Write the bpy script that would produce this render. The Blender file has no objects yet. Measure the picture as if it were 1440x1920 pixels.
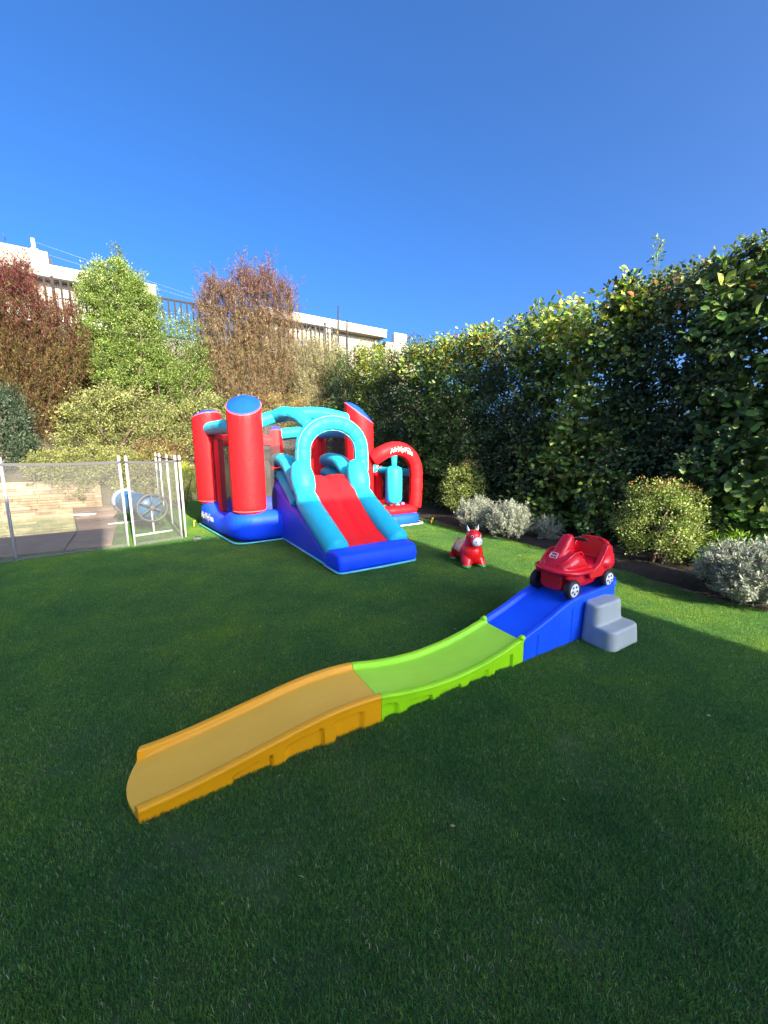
import bpy, bmesh, math, random
import numpy as np
from mathutils import Vector, Matrix, noise

random.seed(7); rng = np.random.default_rng(7)
PI = math.pi
scn = bpy.context.scene
C = scn.collection

# ------------------------------------------------------------------ camera
cd = bpy.data.cameras.new('camera'); cam = bpy.data.objects.new('camera', cd); C.objects.link(cam)
cam.location = (0, 0, 1.32); cam.rotation_euler = (math.radians(90 - 9.5), 0, 0)
cd.sensor_fit = 'VERTICAL'; cd.sensor_height = 36; cd.lens = 721 / 1920 * 36
cd.clip_start = 0.05; cd.clip_end = 2000
scn.camera = cam

# ------------------------------------------------------------------ light
SUN_EL = math.radians(23.7); SUN_AZ = math.radians(124.8)       # direction the rays travel over the ground
ray = Vector((math.cos(SUN_AZ) * math.cos(SUN_EL), math.sin(SUN_AZ) * math.cos(SUN_EL), -math.sin(SUN_EL)))
sd = bpy.data.lights.new('sun', 'SUN'); sd.energy = 5.0; sd.angle = math.radians(0.5); sd.color = (1.0, 0.88, 0.66)
sun = bpy.data.objects.new('sun', sd); C.objects.link(sun)
sun.rotation_euler = ray.to_track_quat('-Z', 'Y').to_euler(); sun.location = (8, -10, 12)
w = bpy.data.worlds.new('World'); scn.world = w; w.use_nodes = True
nt = w.node_tree; bg = nt.nodes['Background']
sky = nt.nodes.new('ShaderNodeTexSky'); sky.sky_type = 'NISHITA'; sky.sun_disc = False
sky.sun_elevation = SUN_EL; sky.sun_rotation = math.atan2(-ray.x, -ray.y)
sky.altitude = 400; sky.air_density = 0.5; sky.dust_density = 8.0; sky.ozone_density = 6.0
hsv = nt.nodes.new('ShaderNodeHueSaturation'); hsv.inputs['Saturation'].default_value = 1.17
nt.links.new(sky.outputs[0], hsv.inputs['Color']); nt.links.new(hsv.outputs[0], bg.inputs[0]); bg.inputs[1].default_value = 0.143
scn.view_settings.view_transform = 'Standard'; scn.view_settings.look = 'None'
scn.view_settings.exposure = 1.88; scn.view_settings.gamma = 1
scn.view_settings.use_curve_mapping = False

# ------------------------------------------------------------------ frames
AX = math.atan2(.535, .845)                                     # the garden's main direction
N0 = Vector((-1.98, 5.08, 0)); UX = Vector((math.cos(AX), math.sin(AX), 0)); VX = Vector((-math.sin(AX), math.cos(AX), 0))
def L(u, v, z=0.0): return N0 + UX * u + VX * v + Vector((0, 0, z))

# ------------------------------------------------------------------ materials
MATS = {}
def nodes_of(m): return m.node_tree.nodes, m.node_tree.links
def mat(name, col, rough=.5, var=.12, scale=6.0, bump=0.0, bscale=60.0, spec=.5, metal=0.0, coat=0.0, trans=0.0, alt=None, stretch=None):
    if name in MATS: return MATS[name]
    m = bpy.data.materials.new(name); m.use_nodes = True; n, l = nodes_of(m)
    b = n['Principled BSDF']; b.inputs['Roughness'].default_value = rough; b.inputs['Metallic'].default_value = metal
    b.inputs['Specular IOR Level'].default_value = spec * (.3 if 'vinyl' in name else 1); b.inputs['Coat Weight'].default_value = coat
    tc = n.new('ShaderNodeTexCoord'); src = tc.outputs['Object']
    if stretch:
        mp = n.new('ShaderNodeMapping'); mp.inputs['Scale'].default_value = stretch; l.new(src, mp.inputs[0]); src = mp.outputs[0]
    no = n.new('ShaderNodeTexNoise'); no.inputs['Scale'].default_value = scale; no.inputs['Detail'].default_value = 5
    l.new(src, no.inputs['Vector'])
    mx = n.new('ShaderNodeMix'); mx.data_type = 'RGBA'
    c2 = alt if alt else tuple(max(0, c * (1 - var * 2)) for c in col)
    c1 = col if alt else tuple(min(1, c * (1 + var * .5)) for c in col)
    mx.inputs[6].default_value = (*c1, 1); mx.inputs[7].default_value = (*c2, 1)
    rp = n.new('ShaderNodeMapRange'); rp.inputs[1].default_value = .3; rp.inputs[2].default_value = .7
    l.new(no.outputs[0], rp.inputs[0]); l.new(rp.outputs[0], mx.inputs[0]); l.new(mx.outputs[2], b.inputs['Base Color'])
    if bump:
        n2 = n.new('ShaderNodeTexNoise'); n2.inputs['Scale'].default_value = bscale; n2.inputs['Detail'].default_value = 4
        l.new(src, n2.inputs['Vector']); bp = n.new('ShaderNodeBump'); bp.inputs['Strength'].default_value = bump; bp.inputs['Distance'].default_value = .01
        l.new(n2.outputs[0], bp.inputs['Height']); l.new(bp.outputs[0], b.inputs['Normal'])
    if trans:
        tr = n.new('ShaderNodeBsdfTranslucent'); ms = n.new('ShaderNodeMixShader'); ms.inputs[0].default_value = trans
        l.new(mx.outputs[2], tr.inputs[0]); l.new(b.outputs[0], ms.inputs[1]); l.new(tr.outputs[0], ms.inputs[2])
        l.new(ms.outputs[0], n['Material Output'].inputs[0])
    MATS[name] = m; return m
def mat_leaf(name, rough=.42, trans=.3, spec=.4):
    if name in MATS: return MATS[name]
    m = bpy.data.materials.new(name); m.use_nodes = True; n, l = nodes_of(m); b = n['Principled BSDF']
    at = n.new('ShaderNodeAttribute'); at.attribute_name = 'tint'
    l.new(at.outputs['Color'], b.inputs['Base Color']); b.inputs['Roughness'].default_value = rough
    b.inputs['Specular IOR Level'].default_value = spec
    tr = n.new('ShaderNodeBsdfTranslucent'); ms = n.new('ShaderNodeMixShader'); ms.inputs[0].default_value = trans
    hs = n.new('ShaderNodeHueSaturation'); hs.inputs['Value'].default_value = 1.5; hs.inputs['Saturation'].default_value = 1.1
    l.new(at.outputs['Color'], hs.inputs['Color']); l.new(hs.outputs[0], tr.inputs[0])
    l.new(b.outputs[0], ms.inputs[1]); l.new(tr.outputs[0], ms.inputs[2]); l.new(ms.outputs[0], n['Material Output'].inputs[0])
    MATS[name] = m; return m
def mat_net(name, col, alpha):
    if name in MATS: return MATS[name]
    m = bpy.data.materials.new(name); m.use_nodes = True; n, l = nodes_of(m); b = n['Principled BSDF']
    b.inputs['Base Color'].default_value = (*col, 1); b.inputs['Roughness'].default_value = .7
    no = n.new('ShaderNodeTexNoise'); no.inputs['Scale'].default_value = 3; tc = n.new('ShaderNodeTexCoord'); l.new(tc.outputs['Object'], no.inputs['Vector'])
    mr = n.new('ShaderNodeMapRange'); mr.inputs[3].default_value = alpha - .06; mr.inputs[4].default_value = alpha + .06
    l.new(no.outputs[0], mr.inputs[0]); l.new(mr.outputs[0], b.inputs['Alpha'])
    MATS[name] = m; return m

RED = mat('red_vinyl', (.80, .012, .016), .5, .06, 3, .55, 20, stretch=(1, 1, .5))
TEAL = mat('teal_vinyl', (.02, .45, .57), .5, .06, 3, .55, 20, stretch=(1, 1, .5))
BLUE = mat('blue_vinyl', (.008, .075, .88), .5, .08, 3, .55, 18, stretch=(1, 1, .5))
REDLIT_BLUE = mat('red_lit_blue_vinyl', (.065, .085, .62), .45, .15, 2.0, .25, 22, alt=(.02, .075, .62))  # blue vinyl with red light shining through it painted in as violet
NET = mat_net('dark_net', (.03, .03, .035), .55)
WHITEINK = mat('white_print', (.85, .85, .85), .5, .02)
WHITEP = mat('white_post_paint', (.50, .50, .49), .4, .05, 8)

# ------------------------------------------------------------------ mesh helpers
def link(o, parent=None):
    C.objects.link(o)
    if parent is not None: o.parent = parent
    return o
def tag(o, label=None, cat=None, group=None, kind=None):
    if label: o['label'] = label
    if cat: o['category'] = cat
    if group: o['group'] = group
    if kind: o['kind'] = kind
    return o
def empty(name, loc=(0, 0, 0), rz=0.0, label=None, cat=None, group=None):
    o = bpy.data.objects.new(name, None); o.location = loc; o.rotation_euler = (0, 0, rz); o.empty_display_size = .1
    link(o); tag(o, label, cat, group); return o
class MB:
    def __init__(s): s.v = []; s.f = []
    def add(s, v, f):
        k = len(s.v); s.v += [tuple(p) for p in v]; s.f += [tuple(i + k for i in q) for q in f]; return s
    def box(s, x0, x1, y0, y1, z0, z1):
        v = [(x, y, z) for z in (z0, z1) for y in (y0, y1) for x in (x0, x1)]
        return s.add(v, [(0, 2, 3, 1), (4, 5, 7, 6), (0, 1, 5, 4), (2, 6, 7, 3), (0, 4, 6, 2), (1, 3, 7, 5)])
    def tube(s, path, rad, seg=14, closed=False, cap=True, sx=1.0, rip=None):
        P = [Vector(p) for p in path]; n = len(P); R = [rad] * n if isinstance(rad, (int, float)) else list(rad)
        T = []
        for i in range(n):
            a = P[(i - 1) % n] if (closed or i > 0) else P[i]; b = P[(i + 1) % n] if (closed or i < n - 1) else P[i]
            T.append((b - a).normalized())
        up = Vector((0, 0, 1)) if abs(T[0].z) < .9 else Vector((0, 1, 0))
        X = T[0].cross(up).normalized(); V = []
        for i in range(n):
            X = (X - T[i] * X.dot(T[i])).normalized(); Y = T[i].cross(X)
            for k in range(seg):
                a = 2 * PI * k / seg; q = 1 + rip[i] * (math.sin(13 * a + 1.3) + .6 * math.sin(21 * a)) if rip else 1; V.append(P[i] + (X * math.cos(a) * sx + Y * math.sin(a)) * R[i] * q)
        F = []
        for i in range(n if closed else n - 1):
            j = (i + 1) % n
            for k in range(seg): q = (k + 1) % seg; F.append((i * seg + k, i * seg + q, j * seg + q, j * seg + k))
        if cap and not closed: F.append(tuple(range(seg - 1, -1, -1))); F.append(tuple((n - 1) * seg + k for k in range(seg)))
        return s.add(V, F)
    def lathe(s, prof, seg=24, c=(0, 0, 0), M=None):
        V = []; F = []; n = len(prof)
        for r, z in prof:
            for k in range(seg):
                a = 2 * PI * k / seg; p = Vector((r * math.cos(a), r * math.sin(a), z))
                V.append((M @ p if M else p) + Vector(c))
        for i in range(n - 1):
            for k in range(seg): q = (k + 1) % seg; F.append((i * seg + k, i * seg + q, (i + 1) * seg + q, (i + 1) * seg + k))
        F.append(tuple(range(seg - 1, -1, -1))); F.append(tuple((n - 1) * seg + k for k in range(seg)))
        return s.add(V, F)
    def build(s, name, m, parent=None, smooth=True, bevel=0.0, bseg=3, sharp=None):
        me = bpy.data.meshes.new(name); me.from_pydata(s.v, [], s.f)
        if bevel:
            b = bmesh.new(); b.from_mesh(me)
            bmesh.ops.remove_doubles(b, verts=b.verts, dist=1e-5)
            ed = [e for e in b.edges if len(e.link_faces) == 2 and e.calc_face_angle(0) > .5]
            bmesh.ops.bevel(b, geom=ed, offset=bevel, segments=bseg, profile=.5, affect='EDGES', clamp_overlap=True)
            b.to_mesh(me); b.free()
        b = bmesh.new(); b.from_mesh(me); bmesh.ops.recalc_face_normals(b, faces=b.faces); b.to_mesh(me); b.free()
        if smooth:
            me.polygons.foreach_set('use_smooth', [True] * len(me.polygons))
            if sharp: me.set_sharp_from_angle(angle=math.radians(sharp))
        me.materials.append(m); o = bpy.data.objects.new(name, me); link(o, parent); return o
def spline(pts, n=8):
    P = [Vector(p) for p in pts]; out = []
    for i in range(len(P) - 1):
        p0 = P[i - 1] if i else P[0] * 2 - P[1]; p1 = P[i]; p2 = P[i + 1]; p3 = P[i + 2] if i + 2 < len(P) else P[-1] * 2 - P[-2]
        for k in range(n):
            t = k / n
            out.append(.5 * ((2 * p1) + (p2 - p0) * t + (2 * p0 - 5 * p1 + 4 * p2 - p3) * t * t + (3 * p1 - p0 - 3 * p2 + p3) * t ** 3))
    out.append(P[-1]); return out
def lerp(a, b, t): return a + (b - a) * t
def interp(x, xs, ys): return float(np.interp(x, xs, ys))
def puffs(path, r, every=.22, amt=.055, r1=None):
    """radii of an inflated tube: pinched a little at each sewn seam"""
    d = 0; R = []; tot = sum((path[i] - path[i - 1]).length for i in range(1, len(path)))
    for i, p in enumerate(path):
        if i: d += (path[i] - path[i - 1]).length
        k = (d / every) % 1; rr = r if r1 is None else lerp(r, r1, d / max(tot, 1e-6))
        R.append(rr * (1 - amt * math.exp(-((min(k, 1 - k)) / .12) ** 2)))
    return R
def prism(outline, axis_lo, axis_hi, axis='u', name='panel', m=None, parent=None, bevel=.04, seg=4):
    """outline in (v,z) extruded along u, or (u,z) along v, or (u,v) along z, edges rounded"""
    b = bmesh.new(); n = len(outline)
    def P(a, t): return {'u': (t, a[0], a[1]), 'v': (a[0], t, a[1]), 'z': (a[0], a[1], t)}[axis]
    lo = [b.verts.new(P(a, axis_lo)) for a in outline]; hi = [b.verts.new(P(a, axis_hi)) for a in outline]
    b.faces.new(lo); b.faces.new(hi[::-1])
    for i in range(n): j = (i + 1) % n; b.faces.new((lo[i], hi[i], hi[j], lo[j]))
    bmesh.ops.recalc_face_normals(b, faces=b.faces)
    if bevel: bmesh.ops.bevel(b, geom=[e for e in b.edges if e.calc_face_angle(0) > .6], offset=bevel, segments=seg, profile=.5, affect='EDGES', clamp_overlap=True)
    me = bpy.data.meshes.new(name); b.to_mesh(me); b.free()
    me.polygons.foreach_set('use_smooth', [True] * len(me.polygons)); me.set_sharp_from_angle(angle=math.radians(50))
    me.materials.append(m); o = bpy.data.objects.new(name, me); return link(o, parent)
def bake(o, mods):
    """apply modifiers without bpy.ops"""
    dg = bpy.context.evaluated_depsgraph_get(); dg.update(); me = bpy.data.meshes.new_from_object(o.evaluated_get(dg)); o.modifiers.clear()
    old = o.data; o.data = me; me.name = o.name
    me.polygons.foreach_set('use_smooth', [True] * len(me.polygons)); return o
def melt(name, mb, m, parent, voxel=.008, it=6, fac=.5):
    """closed shells fused to one moulded skin"""
    o = mb.build(name, m, parent)
    r = o.modifiers.new('r', 'REMESH'); r.mode = 'VOXEL'; r.voxel_size = voxel
    s = o.modifiers.new('s', 'SMOOTH'); s.factor = fac; s.iterations = it
    bake(o, None); o.data.materials.clear(); o.data.materials.append(m); return o
def ellipsoid(mb, c, r, seg=20, rings=12, rot=None):
    V = []; F = []; c = Vector(c)
    for i in range(rings + 1):
        th = PI * i / rings
        for k in range(seg):
            a = 2 * PI * k / seg; p = Vector((r[0] * math.sin(th) * math.cos(a), r[1] * math.sin(th) * math.sin(a), r[2] * math.cos(th)))
            V.append((rot @ p if rot else p) + c)
    for i in range(rings):
        for k in range(seg): q = (k + 1) % seg; F.append((i * seg + k, (i + 1) * seg + k, (i + 1) * seg + q, i * seg + q))
    b = bmesh.new(); vs = [b.verts.new(v) for v in V]
    for f in F: b.faces.new([vs[i] for i in f])
    bmesh.ops.remove_doubles(b, verts=b.verts, dist=1e-6); b.verts.index_update()
    mb.add([v.co[:] for v in b.verts], [[v.index for v in f.verts] for f in b.faces]); b.free(); return mb
def text_mesh(name, s, size, m, parent, fn, bold=.012, shear=0.0):
    cu = bpy.data.curves.new(name, 'FONT'); cu.body = s; cu.size = size; cu.offset = bold * size; cu.shear = shear
    cu.resolution_u = 6; cu.space_character = 1.0; cu.align_x = 'CENTER'; cu.extrude = .0006
    t = bpy.data.objects.new(name, cu); C.objects.link(t)
    dg = bpy.context.evaluated_depsgraph_get(); dg.update(); me = bpy.data.meshes.new_from_object(t.evaluated_get(dg))
    bpy.data.objects.remove(t)
    b = bmesh.new(); b.from_mesh(me); bmesh.ops.subdivide_edges(b, edges=[e for e in b.edges if e.calc_length() > size * .12], cuts=2, use_grid_fill=False)
    bmesh.ops.triangulate(b, faces=b.faces); b.to_mesh(me); b.free()
    for v in me.vertices: v.co = fn(v.co.x, v.co.y, v.co.z)
    me.materials.clear(); me.materials.append(m); o = bpy.data.objects.new(name, me); return link(o, parent)

# ------------------------------------------------------------------ leaves
def unit(a): return a / np.maximum(np.linalg.norm(a, axis=1, keepdims=True), 1e-9)
def leaf_arrays(P, D, Nn, Ln, Wd, big):
    n = len(P); D = unit(D); S = unit(np.cross(D, Nn)); U = np.cross(S, D); Ln = Ln[:, None]; Wd = Wd[:, None]
    if not big:
        V = np.stack([P, P + D * Ln * .48 + S * Wd * .5 + U * Wd * .14, P + D * Ln, P + D * Ln * .48 - S * Wd * .5 + U * Wd * .14], 1)
        F = np.array([[0, 1, 2], [0, 2, 3]])
    else:
        V = np.stack([P, P + D * Ln * .28 + S * Wd * .42 + U * Wd * .12, P + D * Ln * .68 + S * Wd * .48 + U * Wd * .10, P + D * Ln - U * Wd * .18,
                      P + D * Ln * .68 - S * Wd * .48 + U * Wd * .10, P + D * Ln * .28 - S * Wd * .42 + U * Wd * .12,
                      P + D * Ln * .30, P + D * Ln * .70 - U * Wd * .03], 1)
        F = np.array([[0, 1, 6], [1, 2, 7], [1, 7, 6], [2, 3, 7], [0, 6, 5], [6, 7, 4], [6, 4, 5], [7, 3, 4]])
    k = V.shape[1]
    return V.reshape(-1, 3), (F[None] + (np.arange(n) * k)[:, None, None]).reshape(-1, 3), k
def leaf_object(name, sets, m, parent, kind='stuff'):
    Vs, Fs, Cs = [], [], []; off = 0
    for (P, D, Nn, Ln, Wd, col, big) in sets:
        V, F, k = leaf_arrays(P, D, Nn, Ln, Wd, big); Vs.append(V); Fs.append(F + off); off += len(V); Cs.append(np.repeat(col, k, 0))
    V = np.concatenate(Vs); F = np.concatenate(Fs); Cc = np.concatenate(Cs)
    me = bpy.data.meshes.new(name); me.vertices.add(len(V)); me.vertices.foreach_set('co', V.astype(np.float32).ravel())
    me.loops.add(len(F) * 3); me.loops.foreach_set('vertex_index', F.astype(np.int32).ravel())
    me.polygons.add(len(F)); me.polygons.foreach_set('loop_start', np.arange(0, len(F) * 3, 3, dtype=np.int32))
    me.polygons.foreach_set('use_smooth', np.ones(len(F), dtype=bool))
    a = me.attributes.new('tint', 'FLOAT_COLOR', 'POINT'); a.data.foreach_set('color', np.concatenate([Cc, np.ones((len(Cc), 1))], 1).astype(np.float32).ravel())
    me.update(calc_edges=True); me.materials.append(m)
    o = bpy.data.objects.new(name, me); link(o, parent)
    if kind: o['kind'] = kind
    return o
def palette(n, cols, wts, jit=.22):
    c = np.array(cols); i = rng.choice(len(c), n, p=np.array(wts) / sum(wts)); k = c[i] * (1 + jit * rng.standard_normal((n, 1))).clip(.5, 1.7)
    return (k * (1 + .06 * rng.standard_normal((n, 3)))).clip(.002, .95)
def clump_leaves(cents, rad, per, L0, cols, wts, aspect=.5, big=False, up=.35, out=.8, centre=None, flat=.5):
    """leaves gathered in clumps; cents (k,3), rad (k,)"""
    k = len(cents); n = k * per; idx = np.repeat(np.arange(k), per)
    d = unit(rng.standard_normal((n, 3))); r = rng.random(n) ** .45
    P = cents[idx] + d * (r * rad[idx])[:, None] * np.array([1, 1, .85])
    o = d * out + np.array([0, 0, up]) + .55 * rng.standard_normal((n, 3))
    if centre is not None: o += .5 * unit(P - centre)
    D = unit(o); Nn = unit(flat * np.array([0, 0, 1.0]) + .6 * rng.standard_normal((n, 3)) + .4 * d)
    Ln = L0 * (.65 + .6 * rng.random(n)); tone = (1 + .26 * rng.standard_normal(k)).clip(.45, 1.6)
    return (P, D, Nn, Ln, Ln * aspect * (.85 + .3 * rng.random(n)), (palette(n, cols, wts) * tone[idx][:, None]).clip(.002, .95), big)
def wobble(P, s, a):
    return np.array([noise.noise(Vector(p) * s) for p in P]) * a
def stems(name, base, tips, r, m, parent, sag=.12):
    mb = MB()
    for t in tips:
        b = Vector(base) + Vector((random.uniform(-.05, .05), random.uniform(-.05, .05), 0)); t = Vector(t)
        mid = b.lerp(t, .5) + Vector((random.uniform(-1, 1), random.uniform(-1, 1), random.uniform(0, .5))) * sag * (t - b).length
        p = spline([b, mid, t], 4); mb.tube(p, [lerp(r, r * .25, i / (len(p) - 1)) for i in range(len(p))], 6)
    return mb.build(name, m, parent)
BARK = mat('bark', (.10, .065, .045), .85, .3, 25, .5, 60)
TWIG = mat('grey_twig', (.20, .16, .13), .85, .3, 25, .4, 60)
LEAF = mat_leaf('leaf'); GLOSS = mat_leaf('glossy_leaf', .42, .30, .32); DRY = mat_leaf('dry_leaf', .6, .35, .2); FELT = mat_leaf('felted_leaf', .8, .15, .2)

# ================================================================== SETTING
def struct(name, mb, m, parent=None, **k):
    o = mb.build(name, m, parent, **k)
    if parent is None: o['kind'] = 'structure'
    return o
def frame_obj(o):                                               # places a mesh built in (u,v,z) in the garden's frame
    o.location = N0; o.rotation_euler = (0, 0, AX); return o
SOILUNDER = mat('lawn_thatch', (.045, .085, .020), .95, .3, 9, .4, 80, alt=(.06, .075, .025))
PU0, PU1, PU2, PV0, PV1 = -9.0, -1.96, -2.36, 2.3, 5.35                      # the pool's opening
g = MB()
for q in (((-60, -60), (PU0, -60), (PU0, 6.6), (-60, 6.6)), ((PU1, -60), (60, -60), (60, PV0), (PU1, PV0)), ((PU1, PV0), (60, PV0), (60, PV1), (PU2, PV1)), ((PU2, PV1), (60, PV1), (60, 6.6), (PU2, 6.6)), ((PU0, -60), (PU1, -60), (PU1, PV0), (PU0, PV0)), ((PU0, PV1), (PU2, PV1), (PU2, 6.6), (PU0, 6.6))):
    g.add([(x, y, 0) for x, y in q], [(0, 1, 2, 3)])
frame_obj(struct('lawn_ground', g, SOILUNDER, smooth=False))
# bank behind the pool: rises to the neighbours' plateau, then runs on flat to the horizon
BANKM = mat('bank_soil', (.075, .058, .036), .95, .35, 4, .7, 20, alt=(.03, .035, .016))
nu, V_, Z_ = 60, [5.42, 5.6, 6.2, 6.9, 7.5, 7.86, 7.9, 12, 30, 400], [.0, .50, 1.1, 1.9, 2.6, 3.0, 4.3, 4.3, 4.3, 4.3]
us = list(np.linspace(-16, 24, nu)); us[0] = -400; us[-1] = 400
vs, fs = [], []
for i, u in enumerate(us):
    for j, (v, z) in enumerate(zip(V_, Z_)):
        zz = z + (.18 * noise.noise(Vector((u * .9, v * 1.3, 3))) if 1 <= j <= 4 else 0)
        if u > 3.5 and j in (1, 2, 3, 4, 5): zz = lerp(zz, .05, min(1, (u - 3.5) / 1.5) * .75)
        if u > 5.8 and j == 6: zz = .6
        if u > 15: zz *= max(0, 1 - (u - 15) / 4)
        vs.append((u, v, zz))
k = len(V_)
for i in range(nu - 1):
    for j in range(k - 1): a = i * k + j; fs.append((a, a + k, a + k + 1, a + 1))
frame_obj(struct('bank_terrain', MB().add(vs, fs), BANKM))
# planting bed along the hedge
SOIL = mat('bed_soil', (.030, .021, .014), .95, .4, 14, .9, 45, alt=(.012, .009, .006))
def bed_edge(v): return interp(v, [-8, -4.6, -3.6, -2.4, -1, 0, 2, 6], [3.1, 3.14, 3.26, 3.38, 3.44, 3.42, 3.36, 3.3])
vs, fs = [], []; vv = np.linspace(-8, 6.4, 60)
for v in vv:
    e = bed_edge(v) + .04 * noise.noise(Vector((v * 3, 0, 0)))
    for t in (0, .06, .3, .65, 1): vs.append((lerp(e, 5.6, t), v, .004 + (.055 if t > 0 else 0) + (.05 * noise.noise(Vector((v * 4, t * 9, 1))) if t > .06 else 0)))
for i in range(59):
    for j in range(4): a = i * 5 + j; fs.append((a, a + 1, a + 6, a + 5))
frame_obj(struct('planting_bed', MB().add(vs, fs), SOIL))
# pool: shell, water, deck slabs
POOLM = mat('pool_plaster', (.42, .47, .36), .6, .1, 5)
p = MB(); a, b, c, d, z0 = PU0, PU1, PV0, PV1, -1.4
p.add([(a, c, 0), (b, c, 0), (PU2, d, 0), (a, d, 0), (a, c, z0), (b, c, z0), (PU2, d, z0), (a, d, z0)], [(0, 1, 5, 4), (1, 2, 6, 5), (2, 3, 7, 6), (3, 0, 4, 7), (4, 5, 6, 7)])
frame_obj(struct('pool_basin', p, POOLM, smooth=False))
WATER = bpy.data.materials.new('pool_water'); WATER.use_nodes = True; n_, l_ = nodes_of(WATER); b_ = n_['Principled BSDF']
b_.inputs['Base Color'].default_value = (.19, .27, .135, 1); b_.inputs['Roughness'].default_value = .03; b_.inputs['IOR'].default_value = 1.33
b_.inputs['Specular IOR Level'].default_value = .5; b_.inputs['Coat Weight'].default_value = .25; b_.inputs['Coat IOR'].default_value = 1.75; b_.inputs['Coat Roughness'].default_value = .02
nz = n_.new('ShaderNodeTexNoise'); nz.inputs['Scale'].default_value = 3.5; bp = n_.new('ShaderNodeBump'); bp.inputs['Strength'].default_value = .10; bp.inputs['Distance'].default_value = .02
l_.new(nz.outputs[0], bp.inputs['Height']); l_.new(bp.outputs[0], b_.inputs['Normal']); l_.new(bp.outputs[0], b_.inputs['Coat Normal'])
frame_obj(struct('pool_water', MB().add([(a, c, -.15), (b, c, -.15), (PU2, d, -.15), (a, d, -.15)], [(0, 1, 2, 3)]), WATER, smooth=False))
SLAB = [mat('deck_slab_%s' % t, col, .8, .16, 3.5, .25, 45, alt=al) for t, col, al in (('tan', (.31, .215, .14), (.21, .15, .105)), ('grey', (.27, .195, .135), (.19, .14, .10)))]
deck = tag(empty('pool_deck', L(-2, 2), AX), kind='structure')
def slab(u0, u1, v0, v1, i, du=0.0):
    mb = MB().box(u0 + 2, u1 + 2, v0 - 2, v1 - 2, -.05, .02)
    mb.v = [(x + (du if y > v0 - 1.9 and x < u0 + 2.1 else 0), y, z) for x, y, z in mb.v]
    o = mb.build('deck_slab', SLAB[i % 2], deck, bevel=.008, bseg=2, sharp=40); return o
for i, (u0, u1) in enumerate(((-1.95, -1.45), (-3.40, -1.96), (-4.72, -3.41), (-6.04, -4.73), (-7.36, -6.05))): slab(u0, u1 - .006, .98, 2.29, i)
for i, (v0, v1) in enumerate(((2.30, 3.58), (3.59, 4.5), (4.51, 5.33))): slab(lerp(PU1, PU2, (v0 - PV0) / (PV1 - PV0)) + .004, -1.456 - .06 * i, v0, v1, i + 1, (PU2 - PU1) * (v1 - v0) / (PV1 - PV0))

# ================================================================== THINGS
# ---- ledger-stone wall behind the pool
wall = empty('stone_wall', L(-4, 5.35), AX, 'low pale ledger-stone wall behind the pool water, overhung by shrubs', 'wall')
MB().box(-2.5, 2.16, .03, .22, -.3, .60).build('wall_core', mat('wall_mortar', (.22, .18, .13), .9, .2, 20), wall, smooth=False)
STN = [mat('ledger_%d' % i, c, .85, .18, 9, .6, 35) for i, c in enumerate([(.30, .225, .135), (.25, .185, .11), (.35, .275, .175), (.21, .155, .095)])]
z = -.16; row = 0
while z < .62:
    h = random.choice((.055, .07, .085)); h = min(h, .64 - z); u = -2.5 + random.uniform(-.2, 0)
    while u < 2.17:
        w_ = random.uniform(.22, .62); e = min(u + w_, 2.18); s = max(u, -2.5)
        if e - s > .05 and h > .02: MB().box(s + .003, e - .003, -random.uniform(.0, .03), .05, z + .003, z + h - .003).build('stone', random.choice(STN), wall, smooth=False)
        u += w_
    z += h; row += 1

# ---- retaining wall and railing on the bank
CONC = mat('grey_render', (.30, .28, .25), .9, .15, 3, .3, 30)
rw = MB().box(-14, 5.7, 7.88, 8.12, 2.2, 4.42).build('retaining_wall', CONC, None, smooth=False); frame_obj(rw)
tag(rw, 'grey rendered retaining wall under the dark railing, above the planted bank', 'wall')
IRON = mat('dark_iron', (.030, .028, .030), .8, .1, 10, spec=.15)
rail = empty('metal_railing', L(0, 8, 4.42), AX, 'dark vertical-bar metal railing on the wall above the bank', 'railing')
MB().box(-14, 5.45, -.022, .022, 1.07, 1.12).build('top_rail', IRON, rail, smooth=False)
MB().box(-14, 5.45, -.015, .015, .06, .10).build('bottom_rail', IRON, rail, smooth=False)
bar_me = None
for i in range(122):
    u = -14 + i * .16
    post = i % 12 == 0
    if post: MB().box(u - .03, u + .03, -.03, .03, 0, 1.15).build('post', IRON, rail, smooth=False); continue
    if bar_me is None:
        o = MB().box(-.021, .021, -.021, .021, .09, 1.07).build('bar', IRON, rail, smooth=False); bar_me = o.data; o.location.x = u
    else:
        o = bpy.data.objects.new('bar', bar_me); link(o, rail); o.location.x = u
for (zz) in (.38, .66, .9):
    MB().tube([(-14, 0.03, zz), (-1.4, .03, zz)], .006, 6).build('cross_wire', IRON, rail)
gatep = MB().box(-.09, .09, -.09, .09, -.3, 1.35).box(-.11, .11, -.11, .11, 1.33, 1.40).build('gate_pillar', mat('cream_render', (.72, .66, .52), .85, .06, 3, .2, 40), None, bevel=.008, sharp=40)
gatep.location = L(5.2, 8.35, 4.4); gatep.rotation_euler[2] = AX; tag(gatep, 'short cream pillar at the end of the dark railing', 'pillar')
for (u, v, h, r, lab) in ((5.45, 8.0, 2.0, .035, 'tall thin dark pole rising past the railing end into the sky'), (5.95, 8.3, 1.7, .04, 'shorter dark pole to the right of the railing end')):
    o = MB().tube([(0, 0, -.4), (0, 0, h * .6), (.02, 0, h)], [r, r * .9, r * .6], 8).tube([(0, 0, h * .35), (.25, 0, h * .33)], .012, 6).build('pole', IRON); o.location = L(u, v, 4.3); tag(o, lab, 'pole')
o = prism([(3.2, 0), (4.9, 0), (4.9, 1.02), (4.6, 1.02)], 0, .9, 'v', 'sloped_canopy', mat('slate_grey', (.075, .08, .095), .6, .1, 5), None, .02, 2)
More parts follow.
